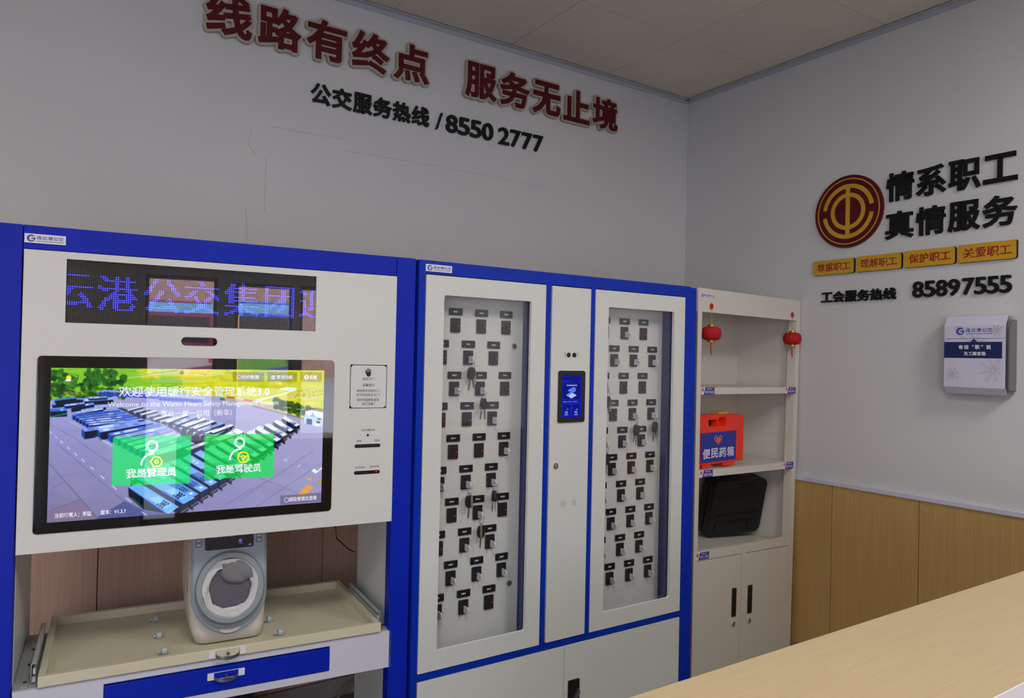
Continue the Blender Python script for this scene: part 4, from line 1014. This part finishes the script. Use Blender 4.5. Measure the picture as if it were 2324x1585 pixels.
# centre column
cp = bx('centre_panel', WHITE, .5065, .6780, -.003, .028, Z0+.001, 1.6475, B, .001)
for x_ in (.581, .606):
    l_ = MB().cyl((x_, 1.411), .0085, -.0045, -.003, 'y', 20).build('camera_lens', BLACK, cp)
    MB().cyl((x_, 1.411), .0045, -.0050, -.0045, 'y', 14).build('lens_glass', mat('lens_black', '050508', .05), l_)
e = MB()
for x_ in (.5655, .6205):
    for k in range(4): e.box(x_-.0012, x_+.0012, -.0034, -.003, 1.404+k*.0042, 1.407+k*.0042)
e.build('camera_caption', KPRINT, cp)
cs = MB().prism(rrect(.533, .6555, 1.175, 1.358, .010), -.0065, -.003).build('control_screen', PLATE, B)
MB().prism(rrect(.5345, .6545, 1.1765, 1.3565, .009), -.0080, -.0065).build('screen_bezel', mat('bezel_gloss', '0c0c0e', .08), cs)
e = MB().box(.552, .636, -.0084, -.0080, 1.194, 1.340).build('screen_face', emit('screen_navy', '121a78', 1.0), cs)
DB, MBL, LBL = emit('scr_blue', '1a1eff', 1.3), emit('scr_mid', '5a78ff', 1.2), emit('scr_light', 'b0b4ff', 1.2)
e = MB(); Y = -.0088
def outline(mb, x0, x1, z0, z1, w, y):
    mb.box(x0, x1, y, y+.0003, z0, z0+w); mb.box(x0, x1, y, y+.0003, z1-w, z1); mb.box(x0, x0+w, y, y+.0003, z0+w, z1-w); mb.box(x1-w, x1, y, y+.0003, z0+w, z1-w)
outline(e, .553, .5925, 1.1985, 1.2410, .0012, Y); outline(e, .5955, .6350, 1.1985, 1.2410, .0012, Y); outline(e, .553, .635, 1.243, 1.2545, .0008, Y); outline(e, .553, .635, 1.257, 1.313, .0006, Y)
put(e, '事业一部一公司', .553, .594, 1.317, 1.3235, Y, 0, .03); put(e, '2025-06-13', .553, .584, 1.334, 1.3375, Y, 0, 0); put(e, '10:30:12', .612, .635, 1.334, 1.3375, Y, 0, 0)
e.prism(circ(.622, 1.320, .0022, 10), Y, Y+.0003); e.prism(circ(.632, 1.320, .0028, 10), Y, Y+.0003)
e.build('screen_lines', DB, cs)
e = MB(); e.prism([(.575, 1.275), (.592, 1.284), (.612, 1.294), (.612, 1.287), (.592, 1.276), (.577, 1.268)], Y-.0004, Y); e.prism([(.575, 1.288), (.600, 1.299), (.612, 1.296), (.585, 1.283)], Y-.0006, Y-.0004)
e.prism([(.564, 1.214), (.571, 1.217), (.580, 1.212), (.577, 1.208), (.568, 1.208)], Y-.0004, Y); e.prism([(.606, 1.214), (.613, 1.217), (.622, 1.212), (.619, 1.208), (.610, 1.208)], Y-.0004, Y)
e.prism(arc_band(.5765, 1.222, .0032, .0018, -60, 240, 10), Y-.0004, Y); e.prism(arc_band(.6185, 1.221, .0036, .0022, 0, 359, 12), Y-.0004, Y)
e.build('screen_bus_icon', MBL, cs)
e = MB(); e.prism([(.570, 1.272), (.592, 1.281), (.616, 1.271), (.593, 1.260)], Y-.0002, Y); put(e, '智能钥匙管理系统', .571, .617, 1.303, 1.308, Y, 0, .03)
put(e, '领取钥匙', .563, .580, 1.202, 1.2055, Y, 0, .02); put(e, '归还钥匙', .606, .623, 1.202, 1.2055, Y, 0, .02); put(e, '总数 60  在位 42  空位 18', .557, .622, 1.2470, 1.2505, Y, 0, 0)
e.build('screen_text', LBL, cs)
k_ = MB().cyl((.533, 1.029), .0098, -.0075, -.003, 'y', 20).build('cam_lock', CHROME, cp)
MB().cyl((.533, 1.029), .0055, -.0082, -.0075, 'y', 14).build('lock_core', STEEL, k_); MB().box(.5322, .5340, -.0088, -.0082, 1.024, 1.032).build('keyhole', SEAM, k_)
for x_ in (.571, .618):
    e = MB()
    for rr_, n_ in ((0, 1), (.0052, 6), (.0100, 10)):
        for i in range(n_): e.cyl((x_+rr_*math.cos(2*PI*i/n_), .895+rr_*math.sin(2*PI*i/n_)), .0012, -.0034, -.003, 'y', 6)
    tag(e.build('speaker_holes', SEAM, cp), kind='stuff')
# logo plate and lower doors
lp = bx('logo_plate', PLATE, .021, .112, -.0035, 0, 1.658, 1.680, B)
logo(.026, .108, 1.659, 1.679, -.0037, lp)
ld = bx('lower_door', WHITE, .0245, .5895, -.002, .02, .06, ZL-.003, B, .00045)
rdr = bx('lower_door', WHITE, .5915, 1.1555, -.002, .02, .06, ZL-.003, B, .00045)
h_ = MB().prism(rrect(.6085, .6580, .180, .2750, .004), -.006, -.002).build('handle_plate', BLACK, rdr)
MB().prism([(.613, .183), (.622, .200), (.640, .228), (.650, .244), (.656, .232), (.648, .214), (.640, .206), (.628, .186), (.620, .178)], -.014, -.006).build('lever', HANDLE, rdr)
bx('plinth', BLUEB, 0, BW, .005, .4, 0, .058, B)

# ------------------------------------------------------------------ C: open shelf cabinet
def cw_(x, z):     # the cabinet is slightly out of square
    s = (1.7-z)/1.67
    return x*(1-s*.060), z-.135*s*s*x
def cwarp(o):
    for v in o.data.vertices: v.co.x, v.co.z = cw_(v.co.x, v.co.z)
    return o
Cc = thing('shelf_cabinet', 'off-white metal cabinet with open shelves above and two doors below', 'cabinet', FC.w(0, 0, 0), FC.a)
CW, CH, CDp = .826, 1.697, .33
SH = mat('cabinet_offwhite', 'd6cfc6', .4, bump=.06, bscale=900)
S1, S2, S3 = 1.292, .955, .628      # shelf tops at the left end
def cbx(name, *a, m_=SH, p=Cc, bev=0): 
    o = bx(name, m_, *a, p, bev); return cwarp(o)
cbx('side_panel', 0, .004, .0, CDp, 0, CH); cbx('side_panel', CW-.008, CW, .0, CDp, 0, CH)
cbx('back_panel', .004, CW-.008, CDp-.004, CDp, .03, CH); cbx('top_panel', .004, CW-.008, .002, CDp, CH-.004, CH)
cbx('header', .004, CW-.001, -.001, .016, 1.601, CH); cbx('stile', .0, .028, -.001, .016, 0, 1.601); cbx('stile', .792, CW, -.001, .016, 0, 1.601)
cbx('stile_return', .028, .030, .0, .030, .615, 1.601); cbx('stile_return', .792, .794, .0, .040, .615, 1.601)
for zt_, th in ((S1, .028), (S2, .029)):
    e = MB(); e.box(.030, .790, .0, .012, zt_-th, zt_); e.box(.030, .790, .012, CDp-.004, zt_-.004, zt_); cwarp(e.build('shelf', SH, Cc))
e = MB(); e.box(.028, .792, .0, .014, .590, S3); e.box(.028, .792, .014, CDp-.004, S3-.034, S3-.030); cwarp(e.build('shelf', SH, Cc))
cbx('centre_stile', .372, .402, .0, .014, .04, .590)
for k, (x0, x1) in enumerate(((.030, .370), (.404, .790))):
    d = cbx('door', x0, x1, .001, .014, .05, .587, bev=.001)
    hx_ = (.298, .332) if k == 0 else (.428, .464); hz_ = (.335, .452)
    def prism_w(pts, a0, a1, name, m_, par): return cwarp(MB().prism(pts, a0, a1).build(name, m_, par))
    p_ = prism_w(rrect(hx_[0], hx_[1], hz_[0], hz_[1], .006), -.0015, .001, 'recessed_handle', BLACK, d)
    prism_w(rrect(hx_[0]+.005, hx_[1]-.005, hz_[0]+.006, hz_[1]-.012, .004), -.0018, -.0015, 'handle_hollow', SEAM, d)
    cxk = .313 if k == 0 else .444
    prism_w(circ(cxk, .306, .0105, 20), -.004, .001, 'cam_lock', CHROME, d)
    prism_w([(cxk-.0012, .302), (cxk+.0012, .302), (cxk+.0012, .311), (cxk-.0012, .311)], -.0045, -.004, 'keyhole', SEAM, d)
cbx('plinth', .0, CW, .01, .3, 0, .045)
# logo sticker
st = cbx('logo_sticker', .015, .116, -.0016, -.001, 1.657, 1.678, m_=PLATE); cwarp(logo(.019, .113, 1.658, 1.677, -.0018, st))
# shelf labels
LB = mat('label_blue', '1c2a96', .4); LRD = mat('label_red', 'd01c1c', .4)
for x0, zc, tx, mir in ((.030, 1.278, '便民充电器', 0), (.706, 1.278, '便民纸杯', 0), (.030, .941, '便民药箱', 0), (.706, .941, '便民针线包', 0), (.015, .609, '便民工具箱', 0)):
    w, h = .094, .029
    p = cbx('shelf_label', x0, x0+w, -.0026, -.001, zc-h/2, zc+h/2, m_=PLATE)
    o = MB().prism([(x0+.018, zc-h/2), (x0+w, zc-h/2), (x0+w, zc+h/2), (x0+.030, zc+h/2)], -.0029, -.0026).build('label_field', LB, p); cwarp(o)
    e = MB(); e.prism([(x0+.011+.0075*math.cos(a)*(1+.15*math.sin(2*a)), zc+.004+.0080*math.sin(a)) for a in [2*PI*i/18 for i in range(18)]], -.0030, -.0026); cwarp(e.build('label_emblem', LRD, p))
    e = MB(); e.prism([(x0+.007, zc+.004), (x0+.010, zc-.001), (x0+.0155, zc+.007), (x0+.010, zc+.0018)], -.0033, -.0030); put(e, tx, x0+.028, x0+w-.006, zc-.0105, zc+.0015, -.0031, 0, .0); cwarp(e.build('label_text', WPRINT, p))
    for k, cc in enumerate(('e8a030', '78c850', 'e86878', '50b8d8')):
        o = MB().prism(rrect(x0+.040+.010*k, x0+.048+.010*k, zc+.005, zc+.0115, .001), -.0031, -.0029).build('label_colour_tab', mat('tab_'+cc, cc, .5), p); cwarp(o)

# lanterns
def lantern(x, label):
    z = 1.626
    t = thing('paper_lantern', label, 'lantern', FC.w(x, -.0030, z), FC.a, 'small red lanterns on the shelf cabinet')
    e = MB()
    for a in range(4): c_, s_ = math.cos(a*PI/2+PI/4), math.sin(a*PI/2+PI/4); e.cyl((c_*.006, s_*.006+.0), .0055, -.004, .002, 'y', 8)
    e.prism([(0, .014), (.011, 0), (0, -.014), (-.011, 0)], -.003, .001); e.build('knot_hook', LRD, t)
    e = MB(); e.tube([(0, -.003, -.008), (0, -.003, -.04), (0, -.002, -.075)], .0009, 5); e.build('cord', mat('gold_cord', 'c8a24a', .5), t)
    cy = -.002
    for z0_, z1_ in ((-.0865, -.075), (-.148, -.138)):
        e = MB(); e.lathe([(0, z0_), (.0155, z0_), (.0155, z1_), (0, z1_)], 0, cy, 20); e.lathe([(.0155, z1_ if z0_ < -.1 else z0_), (.0185, z1_ if z0_ < -.1 else z0_)], 0, cy, 20); e.build('gold_cap', GOLDF, t, smooth=False)
    prof = [(.010, -.084)]+[(.012+.030*math.sin(a)**.6, -.112+.0285*math.cos(a)) for a in [PI*i/12 for i in range(0, 13)]]+[(.010, -.1400)]
    MB().lathe(prof, 0, cy, 48, 12, .035).build('lantern_body', VELVET, t, smooth=True)
    e = MB(); e.tube([(0, cy, -.148), (.001, cy, -.156)], .0035, 6); e.build('bead', GOLDF, t)
    e = MB(); e.tube([(0, cy, -.156), (-.003, cy, -.17), (.002, cy, -.186), (.003, cy, -.202)], .0020, 5); e.tube([(0, cy, -.158), (-.009, cy-.002, -.172), (-.005, cy, -.184), (.001, cy, -.192)], .0011, 5); e.tube([(0, cy, -.158), (.006, cy, -.168), (.003, cy, -.178)], .0010, 5); e.tube([(0, cy, -.157), (-.012, cy, -.162)], .0009, 5)
    e.build('tassel', REDM, t)
lantern(.089, 'small red lantern hanging at the left post of the shelf cabinet')
lantern(.745, 'small red lantern hanging at the right post of the shelf cabinet')

# first aid box
zc = cw_(.2, S2)[1]
fx0, fx1, fz = .060, .383, .213
F1 = thing('first_aid_box', 'orange-red first aid box with blue label on the middle shelf', 'box', FC.w(0, .018, zc+.005), FC.a)
def hole_plate(mb, outer, inner, y0, y1): return ring(mb, outer, inner, y0, y1)
def resample(P, n):
    P = P+[P[0]]; d = [0]
    for a, b in zip(P, P[1:]): d.append(d[-1]+math.hypot(b[0]-a[0], b[1]-a[1]))
    out = []
    for i in range(n):
        t = d[-1]*i/n; k = max(j for j in range(len(d)) if d[j] <= t+1e-9); k = min(k, len(P)-2); f = (t-d[k])/((d[k+1]-d[k]) or 1)
        out.append((P[k][0]+(P[k+1][0]-P[k][0])*f, P[k][1]+(P[k+1][1]-P[k][1])*f))
    return out
zb = .014
# front shell with a recess cut for the handle: strips around the recess
e = plate_with_holes((fx0, fx1), (zb, zb+.200), [(.118, .250, zb+.158, zb+.200)], .0, .046); e.build('shell', REDPL, F1, .004)
e = MB(); e.box(fx0+.004, fx1-.004, .048, .094, zb, zb+.200); e.build('shell', REDPL, F1, .004)
MB().box(.118, .250, .040, .046, zb+.158, zb+.196).build('recess_wall', REDPL, F1)
e = MB()
e.prism([(.050, zb+.196), (.320, zb+.190), (.322, zb+.203), (.24, zb+.2045), (.050, zb+.207)], .010, .060, 'y')
for i in range(9): e.cyl((.128+i*.0095, zb+.1905), .0065, .012, .034, 'y', 10)
e.build('carry_handle', REDPL, F1, .001)
frame_rect(MB(), (.116, .200), (zb+.150, zb+.190), (.121, .193), (zb+.157, zb+.186), .010, .040, .004).build('handle_frame', REDPL, F1)
MB().box(.121, .193, .0392, .0400, zb+.157, zb+.186).build('handle_hollow', mat('deep_red', '3c0505', .6), F1)
lb = bx('label_panel', BLUEPR, fx0+.001, .320, -.0018, -.0008, zb+.010, zb+.134, F1)
def heart(cx, cz, s): return [(cx+s*.0625*(16*math.sin(t)**3)*1.25, cz+s*.0625*(13*math.cos(t)-5*math.cos(2*t)-2*math.cos(3*t)-math.cos(4*t))) for t in [2*PI*i/40 for i in range(40)]]
e = MB(); e.prism(heart(.186, zb+.101, .0225), -.0020, -.0018); e.build('heart_border', WPRINT, lb)
e = MB(); e.prism(heart(.186, zb+.101, .0212), -.0023, -.0020); e.build('heart', mat('heart_red', 'b80c14', .5), lb)
e = MB(); ring(e, heart(.186, zb+.0995, .0105), heart(.186, zb+.0995, .0078), -.0026, -.0023); e.build('heart_outline', WPRINT, lb)
e = MB()
for i, ch in enumerate('便民药箱'): put(e, ch, .075+i*.0590, .128+i*.0590, zb+.0255, zb+.0675, -.0022, 0, .03)
e.build('label_text', mat('label_lilac', 'cfc8e4', .5), lb)
MB().box(.235, .325, .006, .06, .0, zb).build('foot', REDPL, F1); MB().box(.085, .150, .006, .06, .0, zb).build('foot', REDPL, F1)
e = MB(); e.box(fx0, fx1, .046, .048, zb+.004, zb+.196); e.build('seam', mat('deep_red', '3c0505', .6), F1)
wbk = thing('wooden_block', 'small golden wooden block lying on top of the first aid box', 'block', FC.w(.255, .045, zc+zb+.2100), FC.a)
MB().box(-.040, .034, -.010, .030, 0, .011).build('block', mat('block_wood', 'b98f45', .5, noise=(20, .1, (1, 8, 8))), wbk, .001)

# black tool case leaning in the lowest open compartment
zf = cw_(.5, S3-.030)[1]
K = thing('tool_case', 'black plastic tool case standing tilted in the lowest open shelf compartment', 'case', FC.w(.600, .205, zf+.008), FC.a)
K.rotation_euler = (math.radians(12), 0, FC.a-.22)
CASE = mat('case_black', '121214', .45)
def rr3(x0, x1, z0, z1, r, y0, y1, name, par, m_=CASE, bev=.006): return MB().prism(rrect(x0, x1, z0, z1, r, 6), y0, y1).build(name, m_, par, bev)
rr3(-.165, .172, .0, .273, .035, -.005, .034, 'lid', K); rr3(-.165, .172, .0, .273, .035, .040, .078, 'base', K)
rr3(-.158, .165, .006, .267, .03, .034, .040, 'seam', K, SEAM, 0)
rr3(-.010, .090, .232, .262, .010, -.0058, -.004, 'handle_recess', K, SEAM, 0)
for zz, x0_, x1_ in ((.19, -.13, .14), (.105, -.13, .14), (.215, .0, .10), (.205, -.02, .09), (.07, -.07, .08), (.060, -.04, .06)):
    MB().box(x0_, x1_, -.0075, -.004, zz, zz+.0024).build('moulded_rib', CASE, K)
for xx in (-.10, .09): MB().box(xx-.02, xx+.02, .012, .060, -.005, .002).build('foot', SEAM, K)
for xx in (-.11, .10): rr3(xx-.016, xx+.016, .030, .068, .004, -.0090, -.004, 'latch', K, mat('latch_black', '1a1a1c', .5), .001)

# ------------------------------------------------------------------ suggestion box on the right wall
s0, s1 = 1.443, 1.652
Q = thing('suggestion_box', 'wall-mounted white and grey suggestion box with navy band and flower outlines', 'box', FR.w((s0+s1)/2, 0, 1.295), FR.a)
w = .108; H_ = .300
MB().box(-w+.012, w+.004, -.050, -.0, .004, H_-.022).build('body', GREYM, Q, .002)
MB().prism([(-.052, .018), (-.056, .04), (-.056, .245), (-.040, H_-.016), (0, H_-.016), (0, .018)], w+.0045, w+.010, 'x').build('side_flange', GREYM, Q)
MB().prism([(-.046, .018), (-.054, .04), (-.054, .245), (-.036, H_-.016), (0, H_-.016), (0, .018)], -w+.004, -w+.0115, 'x').build('side_flange', GREYM, Q)
LV = mat('box_lilac_white', 'cfcbe0', .35)
prof = [(-.052, 0), (-.070, .026), (-.070, .262), (-.050, H_), (-.006, H_), (-.006, H_-.002), (-.048, H_-.002), (-.067, .261), (-.067, .027), (-.050, .002)]
MB().prism([p for p in [(-.050, .0), (-.070, .026), (-.070, .2125), (-.067, .2125), (-.067, .027), (-.048, .002)]], -w, w, 'x').build('front_cover', LV, Q)
MB().prism([(-.070, .2140), (-.070, .262), (-.050, H_), (-.006, H_), (-.006, H_-.002), (-.048, H_-.002), (-.067, .261), (-.067, .2140)], -w, w, 'x').build('lid', LV, Q)
yq = -.0702
e = MB().box(-w, w-.010, yq-.0004, yq, .138, .200).build('navy_band', NAVY, Q)
MB().prism([(-.012, .2005), (.012, .2005), (0, .2120)], yq-.0004, yq).build('arrow_mark', NAVY, Q)
m2 = MB(); [put(m2, c_, xa, xb, .172, .188, yq-.0008, 0, .035) for c_, xa, xb in (('有', -.055, -.038), ('话', -.035, -.018), ('职', .004, .021), ('说', .043, .060))]; [put(m2, c_, xa, xb, .182, .188, yq-.0008, 0, .02) for c_, xa, xb in (('“', -.006, 0), ('”', .026, .032))]; put(m2, '员工建言箱', -.035, .042, .148, .163, yq-.0008, 0, .03); m2.build('band_text', WPRINT, e)
logo(-.064, .064, .224, .258, yq, Q)
PET = mat('flower_line_grey', '7e7c86', .5)
e = MB()
def flower(cx, cz, r, ph, n_=8, lim=(-w+.001, w-.010, .028, .260)):
    for i in range(n_):
        a = ph+2*PI*i/n_; L_ = r*(1 if i % 2 else .86)
        P = []
        for t in [k/10 for k in range(11)]+[k/10 for k in range(9, 0, -1)]: P.append(t)
        loop = []
        for k in range(20):
            th = 2*PI*k/20; u = L_*(.56-.44*math.cos(th)); v_ = L_*.085*math.sin(th)*(u/L_+.3)
            loop.append((cx+u*math.cos(a)-v_*math.sin(a), cz+u*math.sin(a)+v_*math.cos(a)))
        for k in range(20):
            p, q_ = loop[k], loop[(k+1) % 20]
            if not (lim[0] < p[0] < lim[1] and lim[2] < p[1] < lim[3] and lim[0] < q_[0] < lim[1]): continue
            d = math.hypot(q_[0]-p[0], q_[1]-p[1]) or 1; nx, nz = -(q_[1]-p[1])/d*.0004, (q_[0]-p[0])/d*.0004
            e.add([(p[0]+nx, yq-.0001, p[1]+nz), (q_[0]+nx, yq-.0001, q_[1]+nz), (q_[0]-nx, yq-.0001, q_[1]-nz), (p[0]-nx, yq-.0001, p[1]-nz)], [(0, 1, 2, 3)])
flower(.068, .094, .050, .3); flower(-.079, .076, .028, .2); flower(.078, .243, .026, .5, lim=(-w, w-.010, .20, .266)); flower(.006, .196, .056, .35, lim=(-w, w-.01, .12, .225)); flower(-.055, .252, .022, .2, lim=(-w, w, .22, .262)); flower(-.105, .19, .03, .2)
e.build('flower_outline', PET, Q)

# ------------------------------------------------------------------ reception counter
D = thing('reception_counter', 'pale oak reception counter ledge in the foreground', 'counter', (-1.9, -2.38, 0))
XLc = -.86
bx('ledge_top', DESK, XLc-.02, 1.86, -.112, .118, .972, 1.0, D, .001)
bx('edge_band', PLATE, XLc-.02, 1.86, -.1135, -.112, .972, 1.0, D)
bx('back_panel', DESK, XLc, 1.86, .09, .112, 0, .972, D)
bx('ledge_support', BRWOOD, XLc, 1.86, -.10, -.08, .742, .972, D)
bx('work_top', BRWOOD, -.62, 1.86, -.62, -.10, .715, .74, D, .001)
bx('end_panel', DESK, 1.84, 1.86, -.60, .09, 0, .715, D)
bx('end_panel', DESK, XLc-.02, XLc, -.08, .112, 0, .972, D)
bx('lower_panel', DESK, XLc, 1.84, -.02, .0, 0, .715, D)

# ------------------------------------------------------------------ under the kiosk
t = thing('waste_bin', 'black rounded bin standing in the dark under the kiosk', 'bin', (-2.585, -.37, 0), .03)
MB().prism(rrect(-.15, .15, .0, .346, .06, 6), -.08, .10).build('body', BLACK, t, .01); MB().box(-.10, .10, -.07, .08, .344, .348).build('lid', DGREY, t)
t = thing('power_adapter', 'pale beige cable with plug block lying on floor under the kiosk', 'adapter', (-2.02, -.18, 0))
MB().box(-.05, .05, -.03, .02, 0, .03).build('block', mat('old_beige', 'a39a88', .6), t, .003)
MB().tube([(-.05, 0, .02), (-.02, .03, .05), (.03, .08, .07), (.10, .12, .065), (.22, .14, .06)], .006, 6).build('cable', mat('old_beige', 'a39a88', .6), t)
tag(MB().tube([(-2.2, -.36, .006), (-2.0, -.30, .006), (-1.85, -.22, .01), (-1.70, -.12, .03)], .004, 6).build('blue_cable', mat('blue_wire', '1c3f9a', .5)), 'thin blue network cable on the floor under the kiosk', 'cable')
tag(MB().tube([FA.w(-.08, .41, 1.0), FA.w(-.09, .41, .88), FA.w(-.115, .42, .80), FA.w(-.11, .42, .76), FA.w(-.07, .41, .72), FA.w(-.04, .44, .70)], .0022, 6).build('black_cable', BLACK), 'thin black cord looping behind the kiosk right side panel', 'cord')

# ------------------------------------------------------------------ outdoors seen only as reflections
struct(bx('ground_outside', mat('outdoor_paving', '969290', .9, noise=(2, .15, (1, 1, 1))), -40, 40, -45, YF-.12, -.14, -.04))
t = thing('boundary_wall', 'long pinkish brick boundary wall across the yard outside', 'wall', (0, -42, 0))
MB().box(-30, 30, 0, .3, -.05, 7.6).build('wall_body', mat('pink_brick', 'a88478', .9, noise=(3, .2, (1, 1, 3))), t); MB().box(-30, 30, -.1, .4, 7.6, 7.75).build('coping', mat('cop', 'c9b8a8', .8), t)
def vehicle(name, label, x, y, Wd, Lg, Hh, body, low, band, lamp):
    """rear end towards the room"""
    t = thing(name, label, 'car' if Hh < 3.35 else 'bus', (x, y, -.04)); w = Wd/2
    MB().prism([(-w, .3), (w, .3), (w, Hh-.25), (w-.2, Hh), (-w+.2, Hh), (-w, Hh-.25)], -Lg, 0).build('body', body, t, .05)
    MB().box(-w+.2, w-.2, 0, .03, Hh*.52, Hh*.82).build('rear_window', BLACK, t)
    MB().box(-w+.1, w-.1, 0, .03, Hh*.86, Hh*.97).build('roof_band', band, t)
    MB().prism([(-w, .5), (w, .9), (w, Hh*.45), (0, Hh*.5), (-w, Hh*.3)], 0, .025).build('side_swoosh', low, t)
    for s_ in (-1, 1):
        MB().box(s_*(w-.12)-.1, s_*(w-.12)+.1, .02, .06, Hh*.3, Hh*.4).build('tail_lamp', lamp, t)
        for yy in (-.9, -Lg+.9): MB().cyl((yy, .42), .42, s_*(w-.15)-.12, s_*(w-.15)+.12, 'x', 20).build('wheel', BLACK, t)
LMP = mat('tail_lamp_red', 'c03020', .3)
vehicle('minivan', 'magenta minivan parked across the yard, seen through the glazed door', -3.35, -29, 2.6, 5, 3.3, mat('magenta_paint', '8a2050', .3), mat('pale_trim', 'b8a8a8', .4), mat('sky_blue', '70a8d8', .4), LMP)
vehicle('bus', 'blue and green bus parked across the yard, seen through the windows', -.55, -29, 2.7, 9, 3.4, mat('bus_blue', '2050b8', .3), mat('bus_green', '6a9c38', .4), mat('sky_blue', '70a8d8', .4), LMP)
t = thing('timber_post', 'pale timber post across the yard in front of the bus', 'post', (-1.45, -27, 0)); MB().box(-.14, .14, -.1, .1, -.06, 2.7).build('post_body', mat('pale_timber', 'd8a878', .8), t)
